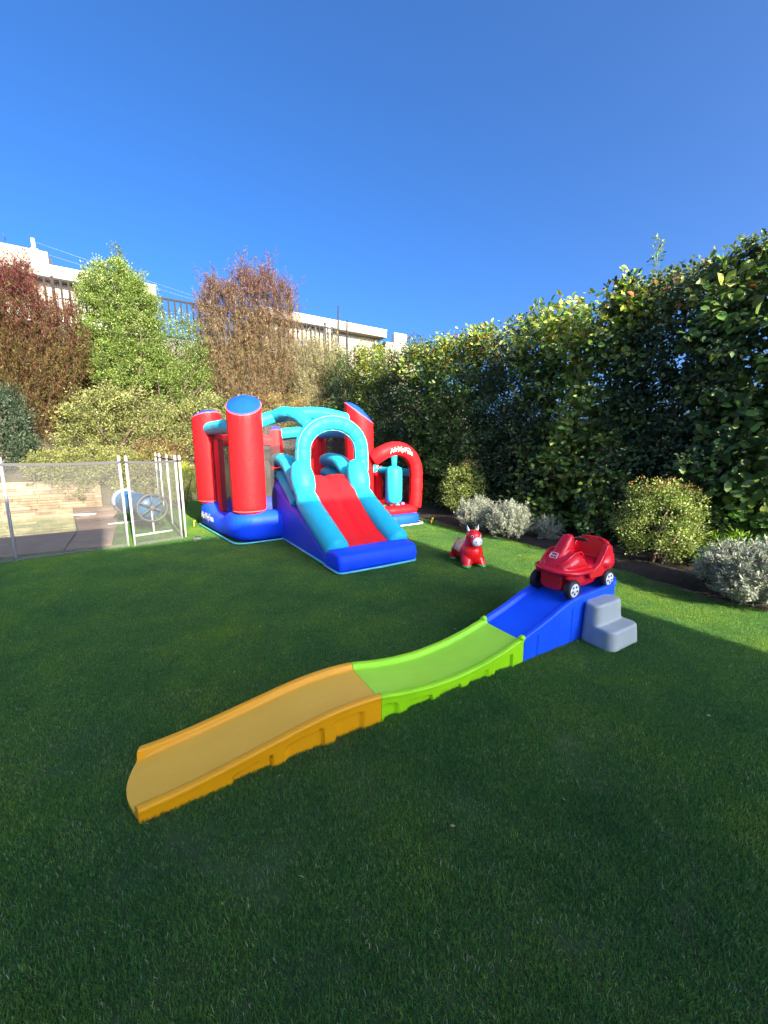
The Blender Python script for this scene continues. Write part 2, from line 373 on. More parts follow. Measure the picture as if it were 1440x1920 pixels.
o.location = L(0, 9.2, 4.35); o.rotation_euler[2] = AX; tag(o, 'dark grey sloped canopy behind the railing bars', 'canopy')

# ---- white houses on the plateau
CREAM = mat('white_render', (.27, .235, .185), .85, .05, 1.5, .12, 60)
WINF = mat('window_frame_grey', (.16, .16, .17), .5, .05)
GLASS = mat('window_glass', (.05, .065, .08), .06, .1, 2, spec=1.0)
BLIND = mat('white_blind', (.80, .82, .80), .7, .05)
def window(house, u0, u1, z0, z1, v, blind=0.0):
    f = MB()
    for (a, b, c, d) in ((u0, u1, z0, z0 + .05), (u0, u1, z1 - .05, z1), (u0, u0 + .05, z0 + .05, z1 - .05), (u1 - .05, u1, z0 + .05, z1 - .05), ((u0 + u1) / 2 - .025, (u0 + u1) / 2 + .025, z0 + .05, z1 - .05)):
        f.box(a, b, v - .03, v + .04, c, d)
    fo = f.build('window', WINF, house, smooth=False)
    MB().box(u0 + .03, u1 - .03, v + .012, v + .03, z0 + .03, z1 - .03).build('pane', GLASS, fo, smooth=False)
    if blind: MB().box(u0 + .06, u1 - .06, v - .004, v + .008, z0 + .06, lerp(z0, z1, blind)).build('blind', BLIND, fo, smooth=False)
def house(name, label, u0, u1, v0, v1, base, top, par, wins, rend=CREAM):
    h = empty(name, L(0, 0, base), AX, label, 'house')
    MB().box(u0, u1, v0, v1, -4.0, top - .35).build('wall', rend, h, smooth=False)
    r = MB().box(u0 - .35, u1 + .35, v0 - .45, v1 + .3, top - .35, top).build('roof', rend, h, smooth=False)
    MB().box(u0 - .37, u1 + .37, v0 - .47, v1 + .32, top + .002, top + .035).build('coping', mat('coping_grey', (.55, .52, .47), .6), r, smooth=False)
    for (a, b, z1) in par: MB().box(a, b, v0 - .2, v1, top + .04, z1).build('parapet', rend, r, smooth=False)
    for wn in wins: window(h, *wn)
    return h
house('white_house', 'white flat-roofed house behind the red shrub at the upper left', -13, -.25, 13.2, 20, 4.3, 3.1, ((-13, -3.05, 3.62),),
      ((-6.6, -5.2, .7, 2.2, 13.19, .5), (-4.4, -3.5, .9, 2.2, 13.19, .8), (-2.95, -1.3, .9, 2.3, 13.19, .55)))
hr = house('white_house', 'long cream flat-roofed house behind the railing, right of the reddish shrub', 4.4, 10.3, 13.3, 19, 4.3, 3.12, (),
      ((4.9, 6.0, .4, 2.2, 13.29, .35), (7.3, 8.6, .5, 2.3, 13.29, .5), (8.9, 10.0, .5, 2.3, 13.29, .3)))
for u_ in (6.6, 10.15): MB().tube([(u_, 13.24, -2), (u_, 13.24, 2.72)], .045, 8).build('drainpipe', WINF, hr)
MB().box(10.66, 13.0, 13.0, 17, -4.0, 2.62).build('annex_wall', CREAM, hr, smooth=False)
ac = empty('air_conditioner', L(11.9, 13.5, 4.3 + 2.62), AX, 'white air-conditioning unit with round fan on the low roof above the hedge', 'air conditioner')
MB().box(-.42, .42, -.16, .16, .08, .66).build('casing', WHITEP, ac, bevel=.02, sharp=40)
MB().lathe([(.06, -.02), (.20, -.02), (.21, 0), (.19, .01), (.05, .0)], 24, (-.08, -.165, .37), Matrix.Rotation(PI / 2, 3, 'X')).build('fan_guard', WINF, ac)
for s in (-.3, .3): MB().box(s - .03, s + .03, -.14, .14, 0, .085).build('foot', WINF, ac, smooth=False)
# utility pole and wires beyond the left house
up = empty('utility_pole', L(-3.6, 14.6, 4.3), AX, 'pale utility pole standing above the left house roof', 'utility pole')
MB().tube([(0, 0, 0), (0, 0, 4.55)], [.085, .06], 10).build('shaft', mat('pole_concrete', (.50, .50, .52), .8, .1, 10), up)
MB().tube([(-.1, 0, 4.2), (.13, 0, 4.2)], .03, 6).build('insulator', WHITEP, up)
WIRE = mat('pale_cable', (.16, .18, .22), .5, .05)
for k, (z0, z1) in enumerate(((8.45, 8.1), (8.75, 7.6))):
    pts = []
    for i in range(25):
        t = i / 24; q = L(lerp(-3.55, 26, t), lerp(14.6, 20, t), lerp(z0, z1 + 1.6, t) - 1.1 * math.sin(PI * t)); pts.append(q)
    o = MB().tube(pts, .0045, 5).build('overhead_wire', WIRE); tag(o, ('upper' if k else 'lower') + ' pale overhead cable running from the utility pole across the sky', 'cable')

# ---- the house behind the camera that shades the lawn
HV = -11.83
hb = empty('garden_house', L(-4, HV - 4, 0), AX, 'white house standing behind the viewer, shading the lawn', 'house')
MB().box(-11, 6.61, -4, 3.85, 0, 5.2).build('wall', CREAM, hb, smooth=False)
r_ = MB().box(-11.1, 6.71, -4.1, 4.0, 5.21, 5.5).build('roof', CREAM, hb, smooth=False)
MB().box(-11.1, 3.03, -4.1, 4.0, 5.502, 6.23).build('parapet', CREAM, r_, smooth=False)
for (u0, u1) in ((-8, -5.5), (-4, -1), (1.0, 4.6)):
    fo = MB()
    for (a, b, c, d) in ((u0, u1, .05, .12), (u0, u1, 2.2, 2.28), (u0, u0 + .07, .12, 2.2), (u1 - .07, u1, .12, 2.2), ((u0 + u1) / 2 - .04, (u0 + u1) / 2 + .04, .12, 2.2)): fo.box(a, b, 3.84, 3.90, c, d)
    fo = fo.build('sliding_door', WINF, hb, smooth=False); MB().box(u0 + .05, u1 - .05, 3.856, 3.875, .1, 2.22).build('pane', GLASS, fo, smooth=False)

# ---- boundary wall behind the hedge
bw = MB().box(5.35, 5.5, -7, 7.4, 0, 1.75).build('boundary_wall', mat('grey_block', (.20, .20, .20), .9, .15, 4, .3, 25), None, smooth=False)
frame_obj(bw); tag(bw, 'grey boundary wall standing behind the tall hedge', 'wall')

# ================================================================== PLANTS
_F, _P, _H = 721, math.radians(9.5), 1.32
def at(x, y, v):                                                # the point of the garden's plane v seen at photo pixel (x, y)
    a, b = (x - 720) / _F, (960 - y) / _F; r = Vector((a, math.cos(_P) + b * math.sin(_P), b * math.cos(_P) - math.sin(_P)))
    t = (v + N0.dot(VX)) / r.dot(VX); return r * t + Vector((0, 0, _H))
def bank_z(v): return interp(v, V_[:6], Z_[:6])
GREENS = [(.085, .16, .022), (.13, .21, .035), (.20, .27, .06), (.05, .10, .02)]

def blob_shrub(name, label, cat, base, size, cents, rad, per, L0, cols, wts, group=None, m=None, aspect=.5, stem_r=.03, big=False, nst=6, sm=None, **k):
    """a rounded bush: clumps of leaves given as offsets from its base"""
    root = empty(name, base, 0, label, cat, group)
    st = stems('trunk', (0, 0, -.05), [tuple(cents[i] * .9) for i in rng.choice(len(cents), min(nst, len(cents)), replace=False)], stem_r, sm or BARK, root)
    leaf_object('crown', [clump_leaves(cents, rad, per, L0, cols, wts, aspect, big, centre=np.array([0, 0, size[2] * .4]), **k)], m or LEAF, root)
    return root
def ell_cents(n, size, lo=.55, zmin=0.0, lump=.25, pw=1.0):
    d = unit(rng.standard_normal((n * 2, 3))); d = d[d[:, 2] > -.75][:n]; r = lo + (1 - lo) * rng.random(len(d)) ** pw
    P = d * r[:, None]; P *= (1 + np.array([noise.noise(Vector(q) * 2.1 + Vector((size[0] * 9, 0, 0))) for q in d]) * lump)[:, None]
    P = P * np.array(size) * .5; P[:, 2] += size[2] * .5; return P[P[:, 2] > zmin]
def px_cents(n, poly, v0, v1, base):
    """clump centres filling the outline seen at photo pixels, spread through the depth v0..v1"""
    xs = [p[0] for p in poly]; ys = [p[1] for p in poly]; out = []
    while len(out) < n:
        x, y = random.uniform(min(xs), max(xs)), random.uniform(min(ys), max(ys)); ins = False; j = len(poly) - 1
        for i in range(len(poly)):
            if (poly[i][1] > y) != (poly[j][1] > y) and x < (poly[j][0] - poly[i][0]) * (y - poly[i][1]) / (poly[j][1] - poly[i][1]) + poly[i][0]: ins = not ins
            j = i
        if not ins: continue
        v = random.uniform(v0, v1); q = at(x + random.gauss(0, 6), y + random.gauss(0, 7), v)
        if q.z < bank_z(v) + .02: continue
        out.append(q - Vector(base))
    return np.array([tuple(q) for q in out])

# -- upright feathery shrubs (shoots fanning up from the base)
def plume_shrub(name, label, base, poly, v0, v1, nshoot, per, L0, cols, wts, aspect=.16, m=None, group='feathery upright shrubs on the bank', low=None, top_cols=None):
    root = empty(name, base, 0, label, 'shrub', group); c = px_cents(nshoot, poly, v0, v1, base)
    n = len(c); ln = .20 + .55 * rng.random(n) ** 2.5
    d = unit(np.stack([.30 * rng.standard_normal(n), .30 * rng.standard_normal(n), np.ones(n)], 1) + .16 * unit(c))
    idx = np.repeat(np.arange(n), per); N = n * per; t = rng.random(N)
    P = c[idx] + d[idx] * (ln[idx] * t)[:, None] + .022 * rng.standard_normal((N, 3))
    D = unit(d[idx] * .9 + .55 * rng.standard_normal((N, 3))); Ln = L0 * (.6 + .7 * rng.random(N))
    tone = (1 + .2 * rng.standard_normal(n)).clip(.55, 1.6); col = palette(N, cols, wts) * tone[idx][:, None]
    if top_cols is not None:
        zz = c[:, 2]; q = ((zz - np.quantile(zz, .45)) / (np.quantile(zz, .97) - np.quantile(zz, .45))).clip(0, 1)[idx]
        sel = rng.random(N) < q; col[sel] = palette(int(sel.sum()), top_cols, [1] * len(top_cols)) * tone[idx][sel][:, None]
    Nn = unit(rng.standard_normal((N, 3)))
    leaf_object('crown', [(P, D, Nn, Ln, Ln * aspect * (.8 + .4 * rng.random(N)), col.clip(.002, .9), False)], m or DRY, root)
    stems('trunk', (0, 0, -.1), [tuple(c[i]) for i in rng.choice(n, 26, replace=False)], .028, BARK, root, .05)
    return root
REDS = [(.105, .052, .026), (.065, .034, .018), (.15, .09, .04), (.10, .11, .026)]
WINE = [(.115, .034, .030), (.15, .055, .042), (.085, .028, .022)]
b = at(70, 800, 6.6); b.z = bank_z(6.6)
plume_shrub('feathery_shrub', 'rusty red feathery shrub at the left edge, in front of the white house', b,
    [(-90, 560), (-20, 520), (0, 500), (25, 520), (45, 486), (65, 530), (72, 570), (95, 590), (130, 585), (165, 640), (172, 690), (150, 740), (120, 790), (95, 840), (40, 800), (-90, 800)],
    6.1, 7.3, 3200, 34, .075, REDS + [(.12, .13, .025)], [4, 3, 2, 1, 2], top_cols=WINE)
b = at(470, 740, 7.0); b.z = bank_z(7.0)
plume_shrub('feathery_shrub', 'tall reddish-brown feathery shrub rising behind the bounce house', b,
    [(378, 560), (400, 530), (415, 545), (440, 540), (455, 505), (470, 530), (485, 525), (503, 508), (515, 535), (540, 540), (552, 560), (556, 640), (548, 720), (520, 765), (430, 760), (385, 700), (375, 620)],
    6.5, 7.5, 3200, 34, .075, [(.17, .115, .060), (.24, .17, .10), (.10, .06, .035), (.14, .135, .045)], [4, 3, 2, 2], top_cols=[(.14, .058, .045), (.18, .09, .065), (.10, .042, .034), (.13, .10, .05)])
b = at(600, 740, 7.2); b.z = bank_z(7.2)
plume_shrub('feathery_shrub', 'small dry grey-olive shrub between the reddish shrub and the hedge', b,
    [(548, 680), (560, 650), (580, 635), (600, 655), (625, 640), (640, 680), (640, 760), (560, 775)], 6.6, 7.5, 900, 32, .065,
    [(.25, .21, .13), (.20, .21, .07), (.30, .24, .17)], [3, 3, 2], aspect=.22)
# -- broad-leaved shrubs on the bank
def bank_shrub(label, poly, v0, v1, n, per, L0, cols, wts, bx, by, aspect=.5, rad=.17, name='bank_shrub', m=None, vb=None):
    vm = vb or (v0 + v1) / 2; b = at(bx, by, vm); b.z = bank_z(vm); c = px_cents(n, poly, v0, v1, b); r = rad * (.6 + .8 * rng.random(len(c)))
    return blob_shrub(name, label, 'shrub', b, (1, 1, 1), c, r, per, L0, cols, wts, 'leafy shrubs on the bank', m, aspect, .035, nst=14)
LIME = [(.125, .185, .032), (.18, .235, .05), (.08, .135, .024), (.25, .27, .085)]
bank_shrub('tall bright green shrub with a pointed top, beside the white house', [(150, 560), (160, 500), (180, 505), (190, 485), (205, 500), (212, 468), (222, 490), (245, 505), (255, 530), (270, 525), (285, 560), (298, 600), (300, 680), (285, 720), (200, 730), (165, 700), (150, 620)],
    6.3, 7.3, 1000, 74, .045, LIME, [4, 3, 3, 1], 220, 740, rad=.15)
bank_shrub('rounded green shrub right of the tall pointed one, below the railing', [(290, 640), (300, 600), (320, 590), (345, 592), (370, 610), (388, 650), (395, 720), (380, 770), (310, 760), (285, 700)], 6.4, 7.3, 330, 60, .042, LIME, [4, 2, 4, 1], 340, 760)
OLIVE = [(.17, .19, .05), (.24, .24, .085), (.10, .125, .03), (.30, .28, .13)]
bank_shrub('wide yellow-green spreading shrub low on the bank, under the tall green one', [(110, 790), (140, 735), (200, 725), (260, 735), (310, 760), (345, 800), (335, 850), (250, 855), (150, 860), (105, 850)], 5.75, 6.6, 430, 54, .048, OLIVE, [4, 3, 3, 1], 220, 840)
bank_shrub('yellow-green shrub directly left of the bounce house columns', [(325, 770), (380, 740), (430, 755), (450, 800), (440, 860), (390, 880), (330, 860), (320, 810)], 5.7, 6.6, 280, 54, .048, OLIVE, [4, 3, 3, 1], 380, 860)
bank_shrub('reddish low shrub behind the bounce house beams', [(440, 750), (500, 735), (560, 745), (640, 765), (650, 830), (560, 840), (450, 830)], 5.8, 6.7, 330, 60, .038, [(.22, .13, .05), (.17, .17, .045), (.28, .12, .07), (.22, .22, .07)], [3, 3, 2, 2], 540, 830)
bank_shrub('dark grey-green shrub at the left edge beside the stone wall', [(-60, 740), (20, 730), (50, 770), (62, 830), (40, 880), (-60, 885)], 5.6, 6.3, 260, 55, .055, [(.055, .085, .045), (.10, .14, .085), (.035, .06, .03)], [3, 2, 2], 0, 880, aspect=.34)
TRAIL = [(.22, .24, .07), (.28, .27, .11), (.15, .17, .045)]
bank_shrub('trailing yellow-green groundcover hanging over the stone wall', [(45, 866), (90, 848), (195, 846), (205, 880), (190, 892), (172, 905), (150, 922), (143, 898), (105, 908), (95, 890), (60, 898)], 5.10, 5.34, 300, 46, .045, TRAIL, [3, 2, 2], 130, 880, aspect=.32, rad=.10, name='trailing_groundcover', vb=5.72)
bank_shrub('olive groundcover behind the pool cover reel', [(195, 850), (300, 850), (345, 875), (335, 935), (225, 940), (200, 910)], 5.3, 5.8, 300, 50, .045, TRAIL, [3, 2, 2], 270, 900, aspect=.35, rad=.13, name='trailing_groundcover', vb=5.72)
bank_shrub('brown-red dry shrub behind the pool fence panels', [(255, 835), (300, 825), (345, 835), (350, 880), (300, 900), (255, 890)], 5.5, 6.0, 120, 55, .036, [(.24, .10, .06), (.18, .13, .05), (.20, .20, .06)], [3, 2, 2], 300, 880)
bank_shrub('dark green undergrowth in the corner behind the bounce house', [(560, 770), (650, 760), (735, 790), (740, 880), (600, 890), (550, 840)], 5.2, 6.4, 300, 50, .05, [(.04, .07, .02), (.07, .10, .03), (.10, .09, .04)], [3, 2, 1], 650, 880)
c_ = L(-.30, 4.15); blob_shrub('lime_shrub', 'low lime-green shrub between the pool fence and the bounce house', 'shrub', c_, (.9, .9, .8), ell_cents(150, (1.0, .9, 1.05), .5), np.full(150, .11)[:150], 60, .03, [(.34, .38, .03), (.26, .32, .03), (.18, .24, .02)], [3, 3, 1], aspect=.3)

bank_shrub('brown and olive thicket filling the bank between the feathery shrubs', [(100, 700), (180, 640), (380, 660), (560, 670), (640, 690), (650, 780), (400, 800), (110, 800)], 6.9, 7.75, 620, 44, .05, [(.13, .13, .045), (.17, .11, .05), (.10, .12, .03), (.20, .17, .08)], [3, 2, 2, 1], 350, 790)
bank_shrub('grey-green thicket against the retaining wall left of the hedge end', [(560, 690), (575, 650), (600, 645), (640, 660), (680, 690), (690, 760), (570, 770)], 7.0, 7.8, 320, 46, .05, [(.16, .16, .075), (.12, .14, .04), (.22, .20, .11)], [3, 3, 2], 620, 770)
# -- clipped round bushes and silver shrubs in the bed
def round_bush(label, base, size, n, per, L0):
    c = ell_cents(n, size, .62, .04, .12); top = c[:, 2] > size[2] * .82
    root = blob_shrub('round_bush', label, 'bush', base, size, c, .085 * (.7 + .6 * rng.random(len(c))), per, L0, [(.21, .28, .07), (.12, .17, .035), (.32, .36, .12), (.06, .09, .02)], [4, 3, 2, 2], 'clipped round bushes in front of the hedge', LEAF, .55, .03, up=.3)
    t = c[top]
    leaf_object('young_growth', [clump_leaves(t + np.array([0, 0, .05]), np.full(len(t), .06), max(6, per // 6), L0 * .9, [(.30, .12, .03), (.36, .20, .05)], [1, 1], .5)], LEAF, root)
    return root
round_bush('smaller clipped round bush beside the red ball-pit arch', L(3.95, -.22), (.80, .80, 1.10), 210, 46, .030)
round_bush('larger clipped round bush behind the red ride-on car', L(3.76, -3.46), (.84, .84, .98), 320, 50, .026)
def silver(label, base, size, n, per, L0):
    c = ell_cents(n, size, .6, .02, .3); k = len(c); root = empty('silver_bush', base, 0, label, 'bush', 'silver-leaved bushes edging the bed')
    ctr = np.array([0, 0, .05]); d = unit(unit(c - ctr) + np.array([0, 0, .35]) + .22 * rng.standard_normal((k, 3)))
    idx = np.repeat(np.arange(k), per); N = k * per; t = rng.random(N)
    P = c[idx] - d[idx] * .07 + d[idx] * (t * .13)[:, None] + .006 * rng.standard_normal((N, 3))
    D = unit(d[idx] * .8 + .65 * rng.standard_normal((N, 3))); Ln = L0 * (.7 + .5 * rng.random(N))
    leaf_object('crown', [(P, D, unit(rng.standard_normal((N, 3))), Ln, Ln * .22, palette(N, [(.27, .295, .23), (.20, .23, .175), (.34, .36, .285)], [3, 2, 2], .15), False)], FELT, root)
    stems('trunk', (0, 0, 0), [tuple(c[i] * .9) for i in rng.choice(k, 14, replace=False)], .014, TWIG, root)
silver('silver-leaved bush behind the red bouncing toy, left of its twin', L(3.44, -1.02), (.60, .72, .52), 330, 34, .036)
silver('silver-leaved bush between the red bouncing toy and the ride-on car', L(3.46, -1.66), (.62, .74, .52), 360, 34, .036)
silver('small shaded silver bush at the right end of the silver pair', L(3.72, -2.12), (.34, .34, .34), 110, 30, .034)
silver('large silver-leaved bush at the right edge beside the sunlit grass', L(3.30, -4.42), (.82, .84, .52), 620, 40, .040)
# bright lime plant and seedlings
lp = L(4.0, -4.02); blob_shrub('fern_plant', 'bright lime-green ferny plant right of the larger round bush', 'plant', lp, (.5, .5, .45), ell_cents(70, (.62, .5, .46), .3), np.full(70, .075), 30, .05, [(.16, .30, .02), (.22, .36, .03), (.10, .2, .02)], [2, 2, 1], aspect=.2, stem_r=.008)

# -- the mixed hedge: one plant after the other
def hedge_plant(label, v0, v1, top, L0, per, n, cols, wts, big, singles=0, aspect=.5, gap=.0, u0=4.22, u1=5.15, rad=.17, m=None, bottom=.15, front=None):
    vm = (v0 + v1) / 2; base = L(4.75, vm); root = empty('hedge_plant', base, AX, label, 'hedge', 'plants of the tall mixed hedge')
    cu = rng.uniform(u0, u1, n); cv = rng.uniform(v0 - .12, v1 + .12, n); cz = bottom + (top - bottom) * rng.random(n)
    edge = .22 * np.array([noise.noise(Vector((a * 1.7, b * 1.2, 4.2))) for a, b in zip(cv, cz)]); cu = cu + edge
    topn = top + .22 * np.array([noise.noise(Vector((a * 2.2, 7.7, .3))) for a in cv])
    hole = np.array([noise.noise(Vector((a * 1.5, b * 1.9, 11.0))) for a, b in zip(cv, cz)])
    keep = (cz < topn) & ~((cz > top * .50) & (hole > .42 - gap) & (cz < top * .9)); cu, cv, cz = cu[keep], cv[keep], cz[keep]
    c = np.stack([cu - 4.75, cv - vm, cz], 1); n = len(c)
    S = clump_leaves(c, rad * (.6 + .8 * rng.random(n)), per, L0, cols, wts, aspect, big, up=.1, out=.6, flat=.35)
    ok = S[0][:, 2] < np.interp(S[0][:, 1] + vm, np.sort(cv), topn[keep][np.argsort(cv)]) + .16; S = tuple(x[ok] if isinstance(x, np.ndarray) else x for x in S)
    P, D, Nn, Ln, Wd, col, bg_ = S
    # the leaves of the face turn outwards and overlap like tiles
    f = P[:, 0] < (u0 + .35 - 4.75); Nn[f] = unit(Nn[f] * .6 + np.array([-1.0, -.15, .35])); D[f] = unit(D[f] + np.array([-.35, 0, -.15]))
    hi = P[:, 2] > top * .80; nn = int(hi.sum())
    if nn: col[hi] = np.where(rng.random((nn, 1)) < .5, (col[hi] * np.array([2.4, 1.9, 1.35])).clip(0, .42), col[hi])  # sunlit hedge top painted into the leaf colour: many upper leaves brightened and yellowed
    red = hi & (rng.random(len(P)) < .04); col[red] = palette(int(red.sum()), [(.36, .09, .03), (.45, .22, .05)], [1, 1])
    if singles:
        face = np.where(P[:, 0] < np.quantile(P[:, 0], .30))[0]; pick = rng.choice(face, singles, replace=False)
        mask = np.ones(len(P), bool); mask[pick] = False; rest = tuple(x[mask] if isinstance(x, np.ndarray) else x for x in S)
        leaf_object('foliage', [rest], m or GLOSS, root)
        protos = []
        for q in range(5):
            z3 = np.zeros((1, 3)); protos.append((np.array([[0., 0, 0]]), np.array([[1., 0, 0]]), np.array([[0, 0, 1.]]), np.array([1.]), np.array([aspect]), palette(1, cols, wts, .12), True))
        meshes = []
        for q in protos:
            o = leaf_object('leaf', [q], m or GLOSS, root, None); meshes.append(o.data); bpy.data.objects.remove(o)
        for q in pick:
            o = bpy.data.objects.new('leaf', meshes[random.randrange(5)]); link(o, root)
            X = Vector(D[q]); Y = Vector(Nn[q]).cross(X).normalized(); Z = X.cross(Y)
            M = Matrix((X, Y, Z)).transposed().to_4x4(); M.translation = Vector(P[q]); s = float(Ln[q]); o.matrix_local = M @ Matrix.Scale(s, 4)
    else:
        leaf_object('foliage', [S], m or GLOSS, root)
    # trunk with limbs reaching the upper leaves
    mb = MB(); nt_ = max(2, int((v1 - v0) / .55))
    for q in range(nt_):
        y = lerp(v0, v1, (q + .5) / nt_) - vm; x0 = random.uniform(-.05, .2); zt = top * random.uniform(.78, .95)
        pth = spline([(x0, y, -.05), (x0 + random.uniform(-.1, .1), y + random.uniform(-.1, .1), zt * .4), (x0 + random.uniform(-.2, .2), y + random.uniform(-.25, .25), zt)], 5)
        mb.tube(pth, [lerp(.034, .010, i / (len(pth) - 1)) for i in range(len(pth))], 7)
        for z_ in range(5):
            s = pth[random.randrange(4, len(pth) - 1)]; e = s + Vector((random.uniform(-.4, .2), random.uniform(-.35, .35), random.uniform(.15, .5)))
            mb.tube(spline([s, s.lerp(e, .5) + Vector((0, 0, .05)), e], 3), [.013, .011, .010, .009, .007, .005, .004], 5)
    mb.build('trunk', BARK, root)
    return root
BIGC = [(.085, .155, .034), (.115, .20, .042), (.17, .245, .06), (.055, .11, .030)]; BIGW = [4, 3, 1, 3]
DARKC = [(.036, .066, .028), (.052, .092, .035), (.08, .13, .045)]; DARKW = [3, 3, 1]
MEDC = [(.10, .17, .035), (.15, .23, .05), (.21, .27, .07), (.06, .11, .03)]; MEDW = [3, 3, 1, 2]
hedge_plant('hedge plant with the largest round leaves at the right edge of the photo', -5.0, -3.5, 3.45, .115, 22, 420, BIGC, BIGW, True, 300, .58, .02, rad=.22)
hedge_plant('dark small-leaved hedge plant above the larger round bush', -3.7, -2.4, 3.45, .062, 56, 560, DARKC, DARKW, False, 0, .55, -.05)
hedge_plant('hedge plant with broad yellow-green leaves left of the larger round bush', -2.6, -1.15, 3.42, .090, 28, 460, [(.12, .20, .035), (.16, .25, .045), (.21, .27, .06), (.07, .14, .03)], [3, 3, 2, 2], True, 220, .56, .06, rad=.20)
hedge_plant('dark small-leaved hedge plant above the silver bush pair', -1.3, .2, 3.42, .058, 56, 620, DARKC, DARKW, False, 0, .55, -.12)
hedge_plant('mid-green hedge plant behind the smaller round bush', .0, 1.95, 3.52, .080, 36, 640, MEDC, MEDW, True, 0, .5, -.05)
hedge_plant('dark hedge plant between the mid-green one and the pale-leaved one', 1.85, 3.6, 3.68, .058, 54, 640, DARKC, DARKW, False, 0, .55, .03)
hedge_plant('pale yellow-green hedge plant behind the red ball-pit arch', 3.5, 5.0, 3.98, .080, 34, 520, [(.14, .20, .035), (.22, .26, .06), (.07, .12, .025)], [3, 2, 3], True, 0, .42, .0)
hedge_plant('dark hedge plant at the far end of the hedge beside the dry shrub', 4.9, 7.0, 4.15, .058, 50, 680, DARKC, DARKW, False, 0, .5, .0)
# a sapling shoot above the hedge line
for (u, v, zt, lab) in ((4.6, -2.75, 3.85, 'spiky leafy shoot standing above the hedge against the sky'), ):
    c = np.array([[.02 * math.sin(i), .02 * math.cos(i), 3.1 + .05 * i - .0] for i in range(16)]); root = empty('sapling', L(u, v), 0, lab, 'plant')
    leaf_object('crown', [clump_leaves(c, np.full(16, .07), 9, .07, MEDC, MEDW, .3, False, up=.6)], LEAF, root)
    MB().tube([(0, 0, 0), (.03, 0, 2), (0, 0, zt)], [.014, .010, .003], 6).build('trunk', BARK, root)
sp = empty('seedling', L(3.66, -2.72), 0, 'little leafy seedling in the soil behind the handlebar of the car', 'plant')
c = np.array([[.05 * math.sin(i * 2), .05 * math.cos(i * 2), .10 + .05 * i] for i in range(7)])
leaf_object('crown', [clump_leaves(c, np.full(7, .06), 7, .07, BIGC, [1, 2, 3, 0], .5, True)], LEAF, sp); MB().tube([(0, 0, 0), (0, 0, .42)], [.008, .003], 6).build('stem', BARK, sp)

